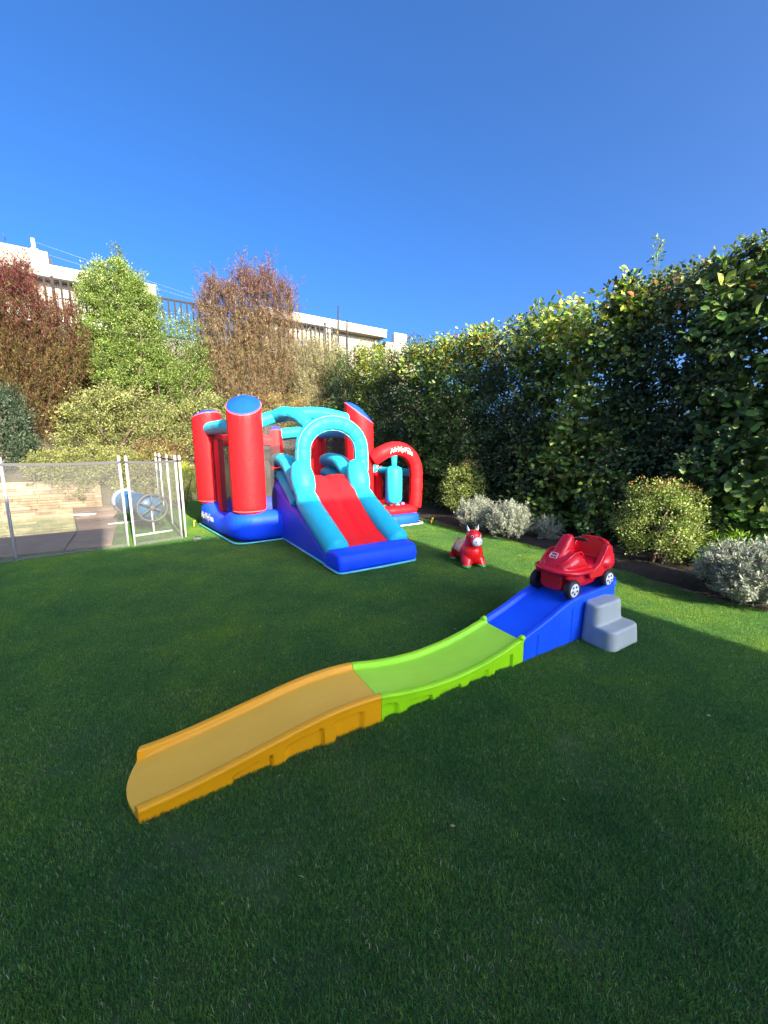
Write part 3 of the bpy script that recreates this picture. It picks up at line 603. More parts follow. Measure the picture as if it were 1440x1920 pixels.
# ================================================================== GRASS
def grass():
    n = 4800; S = .42; P = np.stack([rng.uniform(-S / 2, S / 2, n), rng.uniform(-S / 2, S / 2, n), np.zeros(n)], 1)
    a = rng.uniform(0, 2 * PI, n); h = .0140 * (.5 + .8 * rng.random(n)); lean = rng.uniform(.05, .8, n); wd = .0018 * (.7 + .7 * rng.random(n))
    dx, dy = np.cos(a), np.sin(a); sx, sy = -dy * wd / 2, dx * wd / 2; z0 = np.zeros(n)
    tw = rng.uniform(-.6, .6, n)
    def pt(t, s, k):
        b = lean * h * t ** 1.6; return np.stack([P[:, 0] + dx * b + s * sx * k + tw * .3 * sx * t, P[:, 1] + dy * b + s * sy * k, h * t * (1 - .18 * lean * t)], 1)
    V = np.stack([pt(0, -1, 1), pt(0, 1, 1), pt(.55, 1, .8), pt(.55, -1, .8), pt(1, 0, 0)], 1)
    F = (np.array([[0, 1, 2], [0, 2, 3], [3, 2, 4]])[None] + (np.arange(n) * 5)[:, None, None]).reshape(-1, 3); V = V.reshape(-1, 3)
    col = np.repeat(palette(n, [(.125, .28, .055), (.195, .37, .062), (.060, .20, .062), (.50, .49, .28)], [5, 3, 3, .35], .2), 5, 0)
    me = bpy.data.meshes.new('grass'); me.from_pydata(V.tolist(), [], F.tolist())
    at_ = me.attributes.new('tint', 'FLOAT_COLOR', 'POINT'); at_.data.foreach_set('color', np.concatenate([col, np.ones((len(col), 1))], 1).astype(np.float32).ravel())
    m = bpy.data.materials.new('grass_blade'); m.use_nodes = True; nn, l = nodes_of(m); b = nn['Principled BSDF']
    at2 = nn.new('ShaderNodeAttribute'); at2.attribute_name = 'tint'; ge = nn.new('ShaderNodeNewGeometry')
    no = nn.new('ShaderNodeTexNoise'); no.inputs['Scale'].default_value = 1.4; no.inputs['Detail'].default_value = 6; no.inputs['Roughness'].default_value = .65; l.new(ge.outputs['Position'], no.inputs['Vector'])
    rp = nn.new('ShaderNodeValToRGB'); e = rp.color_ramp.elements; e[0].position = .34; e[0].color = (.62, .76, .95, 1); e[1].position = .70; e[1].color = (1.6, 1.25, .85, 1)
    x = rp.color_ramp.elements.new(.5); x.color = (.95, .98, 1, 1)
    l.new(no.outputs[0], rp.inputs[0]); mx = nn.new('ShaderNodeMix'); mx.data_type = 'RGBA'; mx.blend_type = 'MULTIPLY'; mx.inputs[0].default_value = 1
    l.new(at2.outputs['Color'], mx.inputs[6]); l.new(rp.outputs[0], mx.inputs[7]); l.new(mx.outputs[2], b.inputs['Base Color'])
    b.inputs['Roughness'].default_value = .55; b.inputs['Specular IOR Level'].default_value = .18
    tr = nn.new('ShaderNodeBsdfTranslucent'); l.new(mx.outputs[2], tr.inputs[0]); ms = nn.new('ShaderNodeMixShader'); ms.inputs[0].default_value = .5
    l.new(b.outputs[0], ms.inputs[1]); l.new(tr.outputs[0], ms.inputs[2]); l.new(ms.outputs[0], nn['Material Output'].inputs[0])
    me.materials.append(m); o = bpy.data.objects.new('grass', me); link(o)
    tag(o, 'short mown green lawn grass covering the garden', 'grass', kind='stuff')
    ng = bpy.data.node_groups.new('grass_cover', 'GeometryNodeTree'); ng.is_modifier = True
    ng.interface.new_socket('Geometry', in_out='INPUT', socket_type='NodeSocketGeometry'); ng.interface.new_socket('Geometry', in_out='OUTPUT', socket_type='NodeSocketGeometry')
    N = ng.nodes; K = ng.links; gi = N.new('NodeGroupInput'); go = N.new('NodeGroupOutput')
    gr = N.new('GeometryNodeMeshGrid'); gr.inputs['Size X'].default_value = 12; gr.inputs['Size Y'].default_value = 14; gr.inputs['Vertices X'].default_value = 59; gr.inputs['Vertices Y'].default_value = 69
    sp_ = N.new('GeometryNodeSetPosition'); K.new(gr.outputs[0], sp_.inputs['Geometry'])
    rv = N.new('FunctionNodeRandomValue'); rv.data_type = 'FLOAT_VECTOR'; rv.inputs[0].default_value = (-2.1 - .1, -1.0 - .1, 0); rv.inputs[1].default_value = (-2.1 + .1, -1.0 + .1, 0)
    K.new(rv.outputs[0], sp_.inputs['Offset'])
    pos = N.new('GeometryNodeInputPosition'); xyz = N.new('ShaderNodeSeparateXYZ'); K.new(pos.outputs[0], xyz.inputs[0])
    def cmp(op, a, v):
        c = N.new('ShaderNodeMath'); c.operation = op; K.new(a, c.inputs[0]); c.inputs[1].default_value = v; return c.outputs[0]
    def mth(op, a, c):
        q = N.new('ShaderNodeMath'); q.operation = op; K.new(a, q.inputs[0]); K.new(c, q.inputs[1]); return q.outputs[0]
    X, Y = xyz.outputs[0], xyz.outputs[1]
    deckm = mth('MULTIPLY', cmp('LESS_THAN', X, -1.32), cmp('GREATER_THAN', Y, .80))
    # bed edge: straight at u = 3.12, turning in towards the house end
    ed = N.new('ShaderNodeMapRange'); ed.inputs[1].default_value = -4.6; ed.inputs[2].default_value = -2.0; ed.inputs[3].default_value = 2.98; ed.inputs[4].default_value = 3.24; K.new(Y, ed.inputs[0])
    bedm = mth('GREATER_THAN', X, ed.outputs[0])
    anym = mth('MAXIMUM', mth('MAXIMUM', deckm, bedm), cmp('GREATER_THAN', Y, 5.2))
    dl = N.new('GeometryNodeDeleteGeometry'); dl.domain = 'POINT'; K.new(sp_.outputs[0], dl.inputs[0]); K.new(cmp('GREATER_THAN', anym, .5), dl.inputs[1])
    io = N.new('GeometryNodeInstanceOnPoints'); K.new(dl.outputs[0], io.inputs['Points']); K.new(gi.outputs[0], io.inputs['Instance'])
    r2 = N.new('FunctionNodeRandomValue'); r2.data_type = 'FLOAT_VECTOR'; r2.inputs[0].default_value = (0, 0, 0); r2.inputs[1].default_value = (0, 0, 2 * PI); r2.inputs['Seed'].default_value = 3; K.new(r2.outputs[0], io.inputs['Rotation'])
    r3 = N.new('FunctionNodeRandomValue'); r3.data_type = 'FLOAT_VECTOR'; r3.inputs[0].default_value = (.95, .95, .75); r3.inputs[1].default_value = (1.1, 1.1, 1.2); r3.inputs['Seed'].default_value = 5; K.new(r3.outputs[0], io.inputs['Scale'])
    K.new(io.outputs[0], go.inputs[0])
    md = o.modifiers.new('grass_cover', 'NODES'); md.node_group = ng
    frame_obj(o); o.location.z = .001
grass()

# ================================================================== BOUNCE HOUSE
bh = empty('bounce_house', N0, AX, 'red, teal and blue inflatable bounce house with slide, arches and ball pit', 'bounce house')
def rounded(poly, r=.16, k=7):
    out = []; n = len(poly)
    for i in range(n):
        p = Vector((*poly[i], 0)); a = (Vector((*poly[i - 1], 0)) - p).normalized(); b = (Vector((*poly[(i + 1) % n], 0)) - p).normalized()
        for j in range(k + 1): t = j / k; out.append(p + a * r * (1 - t) ** 2 + b * r * t * t)
    return out
def dense(path, step=.06, closed=True):
    out = []; n = len(path)
    for i in range(n if closed else n - 1):
        a, b = path[i], path[(i + 1) % n]; q = max(1, int((b - a).length / step))
        for j in range(q): out.append(a.lerp(b, j / q))
    if not closed: out.append(path[-1])
    return out
def bolster(name, poly, hw, hh, zc, m, parent, r=.16, ex=2.8, seg=20, wob=.012, dip=None):
    """a fat inflated wall swept along a closed outline with a squarish section"""
    P = dense(rounded(poly, r)); n = len(P); V = []; F = []
    for i in range(n):
        t = (P[(i + 1) % n] - P[i - 1]).normalized(); s = Vector((t.y, -t.x, 0)); w = 1 + wob * 3 * noise.noise(P[i] * 3.1)
        hz = hh * (1 - (dip(P[i]) if dip else 0))
        for k in range(seg):
            a = 2 * PI * k / seg; c, q = math.cos(a), math.sin(a)
            V.append(P[i] + s * hw * w * math.copysign(abs(c) ** (2 / ex), c) + Vector((0, 0, zc - hh + hz + hz * math.copysign(abs(q) ** (2 / ex), q))))
    for i in range(n):
        for k in range(seg): q = (k + 1) % seg; j = (i + 1) % n; F.append((i * seg + k, i * seg + q, j * seg + q, j * seg + k))
    return MB().add(V, F).build(name, m, parent)
MAIN = [(.17, .17), (2.12, .17), (2.15, 1.72), (-.06, 1.72)]
base = bolster('base_bolster', MAIN, .20, .215, .22, BLUE, bh, .14, dip=lambda p: .30 * max(0, min(1, (p.y - .45) / .3)) * max(0, min(1, (1.5 - p.y) / .3)) if p.x < .5 else 0)
prism([(q.x, q.y) for q in rounded(MAIN, .1, 4)], .02, .22, 'z', 'bounce_floor', mat('floor_vinyl', (.10, .08, .50), .5, .1, 3, .2, 12), bh, .03, 2)
PIPE = mat('teal_piping', (.10, .48, .52), .5, .05)
MB().tube(dense([q + Vector((0, 0, .03)) for q in rounded([(-.035, -.035), (2.33, -.035), (2.35, 1.92), (-.27, 1.92)], .16)], .08), .013, 8, closed=True).build('piping', PIPE, base)
SEAMR = mat('pale_red_seam', (.80, .22, .22), .5); SEAMT = mat('pale_teal_seam', (.28, .66, .72), .5)
def column(u, v, r, z0, z1, sl, tilt=.42):
    """upright with its top cut slanting towards sl"""
    mb = MB(); seg = 96; V = []; F = []; rings = []
    sl = Vector(sl).normalized(); prof = [(z0 - .03, .86), (z0 + .0, .95), (z0 + .05, 1.0)] + [(lerp(z0 + .05, 1, t), 1 + .012 * math.sin(t * 9 + u * 7)) for t in ()]
    zs = [z0 - .02, z0 + .015, z0 + .07] + [lerp(z0 + .07, z1 - .46, t) for t in np.linspace(.1, 1, 9)]; fac = [.88, .96, 1.0] + [1 + .01 * math.sin(i * 1.7 + u * 5) for i in range(9)]
    def pk(k, d): return 1 + .016 * math.exp(-d / .055) * (math.sin(k * 2 * PI / seg * 17 + u) + .7 * math.sin(k * 2 * PI / seg * 29)) + .004 * noise.noise(Vector((math.cos(2 * PI * k / seg) * 2, math.sin(2 * PI * k / seg) * 2, d * 4 + u)))
    zs = zs[:3] + [z0 + .10, z0 + .13, z0 + .17, z0 + .22] + [z for z in zs[3:] if z > z0 + .26]; fac = fac[:3] + [1.0] * (len(zs) - 3)
    for z, f in zip(zs, fac): rings.append([(u + r * f * pk(k, z - z0) * math.cos(2 * PI * k / seg), v + r * f * pk(k, z - z0) * math.sin(2 * PI * k / seg), z) for k in range(seg)])
    def topz(x, y): return z1 - .10 - tilt * (x * sl.x + y * sl.y)
    for f, dz in ((1.0, -.16), (1.0, -.10), (.998, -.06), (.99, -.03), (.975, -.012), (.955, 0)):
        rings.append([(u + r * f * pk(k, -dz + .02) * math.cos(2 * PI * k / seg), v + r * f * pk(k, -dz + .02) * math.sin(2 * PI * k / seg), topz(r * f * math.cos(2 * PI * k / seg), r * f * math.sin(2 * PI * k / seg)) + dz) for k in range(seg)])
    for q in rings: V += q
    for i in range(len(rings) - 1):
        for k in range(seg): q = (k + 1) % seg; F.append((i * seg + k, i * seg + q, (i + 1) * seg + q, (i + 1) * seg + k))
    F.append(tuple(range(seg - 1, -1, -1)))
    col = mb.add(V, F).build('column', RED, bh)
    V = []; F = []
    for i, f in enumerate((.96, .95, .9, .75, .5, .25, .02)):
        for k in range(seg):
            a = 2 * PI * k / seg; x, y = r * f * math.cos(a), r * f * math.sin(a); V.append((u + x, v + y, topz(x, y) + .085 * (1 - (f / .96) ** 2) + (.0 if i else -.03)))
    for i in range(6):
        for k in range(seg): q = (k + 1) % seg; F.append((i * seg + k, i * seg + q, (i + 1) * seg + q, (i + 1) * seg + k))
    F.append(tuple(6 * seg + k for k in range(seg)))
    MB().add(V, F).build('column_cap', BLUE, col)
    MB().tube([(u + r * .985 * math.cos(a), v + r * .985 * math.sin(a), topz(r * .985 * math.cos(a), r * .985 * math.sin(a)) - .012) for a in np.linspace(0, 2 * PI, 33)[:-1]], .0045, 6, closed=True).build('seam', SEAMR, col)
    MB().tube([(u + r * .972 * math.cos(a), v + r * .972 * math.sin(a), z0 + .018) for a in np.linspace(0, 2 * PI, 33)[:-1]], .0045, 6, closed=True).build('seam', SEAMR, col)
    return col
column(.235, .25, .232, .43, 2.0, (-.40, -1), .66)
column(2.02, .25, .232, .40, 1.98, (.9, -.6), .72)
column(-.04, 1.70, .225, .43, 1.93, (-.5, .8), .3)
column(1.85, 1.68, .20, .40, 1.90, (.8, .8), .3)
column(1.08, 1.64, .115, .38, 1.72, (0, 1), .2)
def tubepart(name, pts, r, m, parent=bh, r1=None, amt=.05, every=.22, n=8, seg=20, sx=1.0):
    p = spline(pts, n * 2); R = puffs(p, r, every, amt, r1); tot = max(1e-6, r)
    rip = [.022 * max(0, 1 - q / (r if r1 is None else lerp(r, r1, i / (len(p) - 1)))) / max(amt, .01) + .004 for i, q in enumerate(R)]
    return MB().tube(p, R, 60, sx=sx, rip=rip).build(name, m, parent)
tubepart('front_beam', [(.40, .25, 1.66), (.62, .25, 1.745), (1.0, .25, 1.81), (1.4, .25, 1.83), (1.85, .25, 1.76)], .092, TEAL, every=.5)
tubepart('side_beam', [(.17, .42, 1.60), (.1, .85, 1.63), (.02, 1.3, 1.63), (-.03, 1.52, 1.62)], .105, TEAL, every=.4)
tubepart('back_beam', [(1.15, 1.64, 1.56), (1.5, 1.66, 1.60), (1.72, 1.68, 1.58)], .10, TEAL)
tubepart('hoop_roll', [(.10, 1.70, 1.42), (.5, 1.68, 1.47), (1.0, 1.65, 1.44)], .10, RED, amt=.12, every=.12)
tubepart('side_beam', [(2.0, .45, 1.56), (1.95, 1.0, 1.60), (1.88, 1.5, 1.58)], .10, TEAL)
tubepart('bridge_tube', [(.66, .22, 1.77), (.74, .03, 1.795), (.84, -.16, 1.75), (.93, -.33, 1.62)], .088, TEAL, every=.3)
# slide arch
arch = [(.79, -.45, .98), (.785, -.45, 1.12), (.79, -.45, 1.26)]
for i in range(1, 12): a = PI - PI * i / 12; arch.append((1.225 + .435 * math.cos(a), -.45, 1.28 + .375 * math.sin(a)))
arch += [(1.66, -.45, 1.26), (1.665, -.45, 1.12), (1.66, -.45, .98)]
sa = tubepart('slide_arch', arch, .104, TEAL, n=4, amt=.07, every=.155)
for kk, vo in ((.100, -.028), (.086, -.060)):
    cc = Vector((1.225, -.45, 1.20)); q_ = [Vector(p_) for p_ in spline(arch, 4)]
    MB().tube([p_ + Vector(((cc.x - p_.x), 0, (cc.z - p_.z) * (p_.z > 1.2))).normalized() * (kk if vo > -.05 else -kk) + Vector((0, vo, 0)) for p_ in q_], .004, 6).build('seam', SEAMT, sa)
# slide side walls: pillow post, rail running down, wavy bolsters back to the house, blue flank
for side, uc in ((-1, .735), (1, 1.55)):
    pp = spline([(uc, -.44, 1.10), (uc, -.52, 1.0), (uc, -.585, .86), (uc, -.64, .72), (uc, -.80, .585), (uc, -1.06, .45), (uc, -1.34, .315), (uc, -1.55, .215), (uc, -1.62, .18)], 8)
    m_ = len(pp); R = [interp(i / (m_ - 1), [0, .08, .2, .30, .375, .45, .9, 1], [.10, .135, .160, .152, .130, .148, .140, .09]) for i in range(m_)]
    rl = MB().tube(pp, R, 22).build('slide_rail', TEAL, bh)
    for zz, dz, rr in ((1.13, 0, .100), (.925, .2, .092)):
        tubepart('wave_bolster', [(uc, .52, zz - .01), (uc, .36, zz + .01), (uc, .16 + dz, zz), (uc, -.04 + dz, zz - .03), (uc, -.20 + dz, zz - .12), (uc, -.34 + dz * .7, zz - .22), (uc, -.50 + dz * .5, zz - .36)], rr, TEAL, rl, amt=.03, every=.3, sx=1.25)
    o = prism([(.50, .015), (.50, .76), (.42, .80), (.25, .80), (.10, .76), (-.08, .68), (-.25, .60), (-.45, .545), (-.60, .52), (-.80, .44), (-1.06, .325), (-1.34, .19), (-1.6, .09), (-1.66, .015)], uc - .115, uc + .115, 'u', 'slide_flank', REDLIT_BLUE, bh, .05, 5)
    MB().tube(spline([(uc + side * .02, .44, .74), (uc + side * .035, .30, .77), (uc + side * .04, .14, .72), (uc + side * .04, -.02, .60), (uc + side * .045, -.10, .40)], 6), [interp(i / 24, [0, .15, .5, 1], [.085, .10, .10, .05]) for i in range(25)], 16).build('flank_bulge', REDLIT_BLUE, o)
    e = [(uc + side * .117, .05, .03), (uc + side * .117, -.6, .03), (uc + side * .117, -1.6, .028)]
    MB().tube(e, .013, 8).build('piping', PIPE, o)
# slide bed: two lanes with a ridge between
V = []; F = []; nv_, nl = 34, 25; prof_v = [-.20, -.36, -.46, -.60, -.80, -1.06, -1.32, -1.52, -1.60]; prof_z = [.895, .915, .895, .80, .635, .455, .295, .215, .195]
for i in range(nv_):
    v = lerp(-.20, -1.60, i / (nv_ - 1)); z = interp(-v, [-q for q in prof_v], prof_z)
    for j in range(nl):
        s = j / (nl - 1); u = lerp(.80, 1.51, s); V.append((u, v, z + .045 * abs(math.sin(2 * PI * s)) ** .5 * 1.35 * (1 - .4 * i / nv_) - .02))
for i in range(nv_ - 1):
    for j in range(nl - 1): a = i * nl + j; F.append((a, a + 1, a + nl + 1, a + nl))
sb = MB().add(V, F).build('slide_bed', RED, bh); so = sb.modifiers.new('s', 'SOLIDIFY'); so.thickness = .10; so.offset = -1; bake(sb, None)
prism([(.06, .3), (.06, .86), (-.22, .87), (-.22, .3)], .84, 1.47, 'u', 'slide_platform', RED, bh, .05, 3)
bm_ = prism([(-1.88, .02), (-1.90, .12), (-1.86, .225), (-1.72, .245), (-1.54, .215), (-1.50, .02)], .60, 1.615, 'u', 'slide_bumper', BLUE, bh, .045, 5)
MB().tube([(.60, -1.5, .03), (.60, -1.84, .03), (.64, -1.89, .03), (1.12, -1.905, .03), (1.575, -1.89, .03), (1.615, -1.84, .03), (1.615, -1.5, .03)], .013, 8).build('piping', PIPE, bm_)
# ball pit
PIT = [(2.42, .0), (2.92, .0), (2.95, 1.15), (2.42, 1.15)]
pb = bolster('pit_base', PIT, .155, .105, .11, BLUE, bh, .1, 3.2)
bolster('pit_rim', PIT, .135, .075, .272, RED, bh, .1, 2.4)
prism([(2.3, -.05), (3.0, -.05), (3.0, 1.2), (2.3, 1.2)], .04, .27, 'z', 'pit_floor', RED, bh, .02, 2)
MB().tube(dense([q + Vector((0, 0, .028)) for q in rounded([(2.27, -.165), (3.085, -.165), (3.115, 1.32), (2.27, 1.32)], .12)], .08), .012, 8, closed=True).build('piping', mat('white_piping', (.75, .80, .80), .5), pb)
AV = -.02
arp = spline([(2.16, AV + .08, 1.13), (2.30, AV, 1.235), (2.48, AV, 1.295), (2.64, AV, 1.295), (2.80, AV, 1.23), (2.92, AV, 1.10), (2.975, AV, .94), (2.985, AV, .75), (2.98, AV, .50), (2.97, AV, .30)], 7)
pa = MB().tube(arp, puffs(arp, .122, .24, .04, .112), 24).build('pit_arch', RED, bh)
def archtext(x, y, z):
    y -= .036; s = 2.595 + x; zc = interp(s, [2.3, 2.48, 2.64, 2.80, 2.92], [1.235, 1.295, 1.295, 1.23, 1.10]) + y
    rr = max(.0001, .122 ** 2 - min(.11, abs(y)) ** 2) ** .5; return Vector((s, AV - rr - .003 - z, zc))
tx = text_mesh('lettering', 'AirMyFun', .112, WHITEINK, pa, archtext, .007)
MB().tube([archtext(.145 + .034 * math.cos(a), .064 + .024 * math.sin(a), .0) for a in np.linspace(PI * .95, PI * .05, 9)], .005, 6).build('letter_arc', WHITEINK, pa)
def sidetext(x, y, z):                                           # on the left flank of the base bolster
    v = 1.27 - x; u = lerp(-.015, -.245, v / 1.85); q = y + .0; b = (1 - abs(q / .22) ** 2.8) ** (1 / 2.8) if abs(q) < .22 else 0
    return Vector((-.20 * b * .985 + lerp(.17, -.06, (v - .17) / 1.55) - .008 - z, v, .215 + q))
text_mesh('lettering', 'AirMyFun', .155, WHITEINK, base, lambda x, y, z: sidetext(x * 1.0, y - .03, z), .008)
bg_o = MB().lathe([(.02, .40), (.09, .403), (.125, .425), (.14, .47), (.143, .70), (.14, .95), (.125, .99), (.08, 1.012), (.055, 1.02)], 26, (2.53, -.01, 0)).build('punching_bag', TEAL, bh)
MB().lathe([(.052, 1.0), (.05, 1.08), (.056, 1.2)], 18, (2.53, -.01, 0)).build('bag_neck', TEAL, bg_o)
tubepart('pit_rail', [(2.18, 1.25, .90), (2.6, 1.22, .92), (2.94, 1.18, .90)], .085, TEAL)
tubepart('pit_rail', [(2.96, 1.16, .88), (2.97, .6, .89), (2.98, .08, .88)], .07, TEAL)
tubepart('pit_post', [(2.94, 1.16, .3), (2.95, 1.17, .6), (2.94, 1.18, .96)], .09, RED)
def net(name, q, m=NET, parent=bh): return MB().add(q, [(0, 1, 2, 3)]).build(name, m, parent, smooth=False)
net('net', [(2.25, 1.24, .32), (2.93, 1.19, .32), (2.93, 1.19, .9), (2.25, 1.24, .9)])
net('net', [(2.965, 1.1, .32), (2.965, .06, .32), (2.965, .06, .88), (2.965, 1.1, .88)])
net('net', [(.05, 1.70, .40), (1.0, 1.66, .40), (1.0, 1.66, 1.4), (.05, 1.70, 1.4)])
net('net', [(1.16, 1.66, .40), (1.7, 1.68, .40), (1.7, 1.68, 1.52), (1.16, 1.66, 1.52)])
net('net', [(2.0, .46, .40), (1.88, 1.5, .40), (1.88, 1.5, 1.5), (2.0, .46, 1.5)])
net('net', [(.45, .22, .40), (.70, .22, .40), (.70, .22, 1.66), (.45, .22, 1.62)])
net('net', [(.12, .46, .36), (-.02, 1.5, .36), (-.02, 1.5, 1.55), (.12, .46, 1.55)])
prism([(-.02, 1.18), (.10, 1.16), (.13, 1.60), (.02, 1.62)], .3, 1.45, 'z', 'inner_pad', RED, bh, .03, 3)
# balls in the pit
BC = [('red', (.75, .03, .02)), ('green', (.10, .55, .08)), ('yellow', (.85, .55, .03)), ('blue', (.03, .25, .75)), ('purple', (.40, .16, .60)), ('orange', (.85, .25, .02)), ('pale green', (.45, .70, .25)), ('white', (.8, .8, .8))]
SPOT = [(2.36, .16, 4), (2.44, .12, 1), (2.50, .18, 3), (2.41, .22, 2), (2.57, .14, 7), (2.63, .19, 0), (2.48, .27, 6), (2.70, .14, 3), (2.57, .25, 5), (2.76, .20, 2), (2.36, .30, 7), (2.66, .28, 1), (2.82, .14, 4), (2.46, .155, 0, .07), (2.60, .20, 3, .07)]
for q in SPOT:
    nm, c_ = BC[q[2]]; same = sorted(p_[0] for p_ in SPOT if p_[2] == q[2]); k = same.index(q[0])
    o = ellipsoid(MB(), (0, 0, 0), (.039, .039, .039), 16, 10).build('play_ball', mat('ball_' + nm.replace(' ', '_'), c_, .35, .05))
    o.location = L(q[0], q[1], .272 + .038 + (q[3] if len(q) > 3 else 0) + (.03 if q[1] < .2 else .0))
    pre = {1: [''], 2: ['left of the two ', 'right of the two '], 3: ['leftmost of the ', 'middle one of the ', 'rightmost of the ']}[len(same)][k]
    tag(o, pre + nm + ' plastic ball' + ('s' if len(same) > 1 else '') + ' in the ball pit', 'ball', 'balls in the ball pit')
# ground pegs
YEL = mat('yellow_peg', (.75, .52, .02), .45, .05)
for (u, v, lab, tl) in ((3.16, -.22, 'yellow ground peg standing at the right corner of the ball pit', .25), (-.36, 1.72, 'yellow ground peg at the left back corner of the bounce house', .1)):
    o = MB().tube([(0, 0, -.03), (tl * .2, 0, .10)], .012 if tl > .2 else .006, 8).tube([(tl * .2 - .022, 0, .10), (tl * .2 + .022, 0, .105)], .012 if tl > .2 else .006, 8).build('ground_peg', YEL); o.location = L(u, v); o.rotation_euler[2] = AX; tag(o, lab, 'peg', 'yellow ground pegs')

# ================================================================== COASTER TRACK
TA = math.atan2(.515, .857); TO = Vector((-.869, 1.166, 0)); TW = .335
def T(s, w_, z=0.0): return TO + Vector((math.cos(TA) * s - math.sin(TA) * w_, math.sin(TA) * s + math.cos(TA) * w_, z))
track = empty('coaster_track', TO, TA, 'plastic ride-on coaster track in orange, green and blue sections with grey steps', 'coaster track')
def plast(n, c, a): return mat(n, c, .42, .05, 5, .10, 120, alt=a, spec=.4)
ORANGE = plast('orange_plastic', (.95, .41, .004), (.92, .38, .004)); ODECK = mat('orange_scuffed_deck', (.95, .50, .040), .5, .1, 4, .12, 90, alt=(.90, .45, .032), stretch=(1, 2.5, 1))
GREEN = plast('green_plastic', (.40, .85, .008), (.34, .78, .006)); GDECK = mat('green_scuffed_deck', (.48, .85, .045), .5, .1, 4, .12, 90, alt=(.42, .78, .032), stretch=(1, 2.5, 1))
BLUEP = plast('blue_plastic', (.006, .105, .85), (.005, .085, .78))
RS = [0, .08, .22, .47, .62, .75, .88, 1.0, 1.12, 1.28, 1.45, 1.65, 1.82, 2.0, 2.1, 2.22, 2.42, 2.55, 2.7, 2.95, 3.06]
RZ = [.062, .064, .078, .116, .140, .153, .155, .146, .118, .094, .084, .096, .122, .163, .191, .226, .298, .322, .328, .334, .345]
_sx = np.linspace(0, 3.06, 307); _sm = np.interp(_sx, RS, RZ)
for _ in range(30): _sm[1:-1] = (_sm[:-2] + 2 * _sm[1:-1] + _sm[2:]) / 4
def rz(s): return float(np.interp(s, _sx, _sm))
def sstep(x): x = max(0, min(1, x)); return x * x * (3 - 2 * x)
def section(name, label, s0, s1, arches, grooves, m, dm, nose=False, end=False):
    ns = int((s1 - s0) / .010) + 1; nz_ = 22; V = []; Fs = []; Fd = []
    def rec(s, z, top):
        d = 0
        for a, b in arches:
            q = min(s - a - .25 * (.09 - z) * 0, b - s, (top - .052 - z)); 
            if q > 0:
                e = (top - .052 - z); cx = min(s - a, b - s); 
                if e < .02 and cx < .02: q = .02 - math.hypot(.02 - e, .02 - cx)
                d = max(d, .016 * sstep(q / .008))
        for g_ in grooves:
            if z < top - .055: d = max(d, .010 * sstep(1 - abs(s - g_) / .010))
        return d
    rows = []
    for i in range(ns):
        s = lerp(s0, s1, i / (ns - 1)); zr = rz(s); zd = zr - .027 - (.012 * (1 - s / .18) ** 2 if nose and s < .18 else 0); row = []
        lipz = zr - .022
        for k in range(nz_): z = lipz * k / (nz_ - 1); row.append((-0.002 + rec(s, z, zr) + .006 * (1 - z / max(lipz, .01)) * 0, z))
        row += [(-.008, zr - .020), (-.010, zr - .010), (-.007, zr - .003), (.000, zr), (.016, zr), (.023, zr - .003), (.027, zr - .012), (.031, zd + .006), (.040, zd)]
        row += [(lerp(.045, TW - .045, k / 8), zd - .0015 * math.sin(PI * k / 8)) for k in range(9)]
        nl_ = len(row); half = row[nz_:nz_ + 9]
        row += [(TW - a, z) for a, z in half[::-1]] + [(TW + .002 - rec(s, lipz * k / 7, zr), lipz * k / 7) for k in range(7, -1, -1)]
        rows.append((s, row))
    W = len(rows[0][1])
    for s, row in rows:
        for a, z in row:
            ss = s
            if nose and s < .22: ss = s - .045 * math.sin(PI * max(0, min(1, a / TW))) * (1 - s / .22) ** 1.5
            V.append((ss, a, z))
    for i in range(ns - 1):
        for k in range(W - 1):
            f = (i * W + k, i * W + k + 1, (i + 1) * W + k + 1, (i + 1) * W + k); (Fd if nz_ + 7 <= k < nz_ + 18 else Fs).append(f)
    caps = [tuple(range(W)), tuple((ns - 1) * W + k for k in range(W - 1, -1, -1))]
    lip = []
    if nose:
        k0 = len(V); V += [(x, y, 0.0) for x, y, z in V[:W]]; lip = [(k, k0 + k, k0 + k + 1, k + 1) for k in range(W - 1)]
    body = MB().add(V, Fs + (caps[1:] if nose else caps)).build(name, m, track, sharp=45); body['label'] = label
    MB().add(V, Fd + lip).build('deck', dm, body, sharp=45)
    bm2 = body.data
    return body
section('track_section', 'orange lowest section with rounded nose', 0, .997, [(.315, .475), (.53, .70), (.755, .90)], [], ORANGE, ODECK, True)
gsec = section('track_section', 'green dipped middle section', 1.0, 2.018, [(1.015, 1.095), (1.155, 1.31), (1.36, 1.515), (1.57, 1.72), (1.775, 1.925)], [], GREEN, GDECK)
for wv in (-.004, TW + .004):
    MB().tube([(1.992, wv + (.012 if wv < 0 else -.012), rz(2.0) - .006), (2.022, wv + (.012 if wv < 0 else -.012), rz(2.03) - .006)], [.019, .019], 12).build('rail_lip', GREEN, gsec)
bsec = section('track_section', 'blue raised section carrying the car', 2.02, 3.0, [], [2.15, 2.345, 2.50], BLUEP, BLUEP)
# rounded back rim of the platform
rim = [(2.97, .012, rz(2.97) - .004), (3.02, .02, .345), (3.06, .06, .362), (3.075, .12, .37), (3.075, .215, .37), (3.06, .275, .362), (3.02, .315, .345), (2.97, .323, rz(2.97) - .004)]
MB().tube(spline(rim, 6), .018, 12).build('back_rim', BLUEP, bsec)
prism([(2.985, .004), (3.02, .012), (3.058, .06), (3.072, .12), (3.072, .215), (3.058, .275), (3.02, .323), (2.985, .331)], 0, .355, 'z', 'back_wall', BLUEP, bsec, .008, 2)
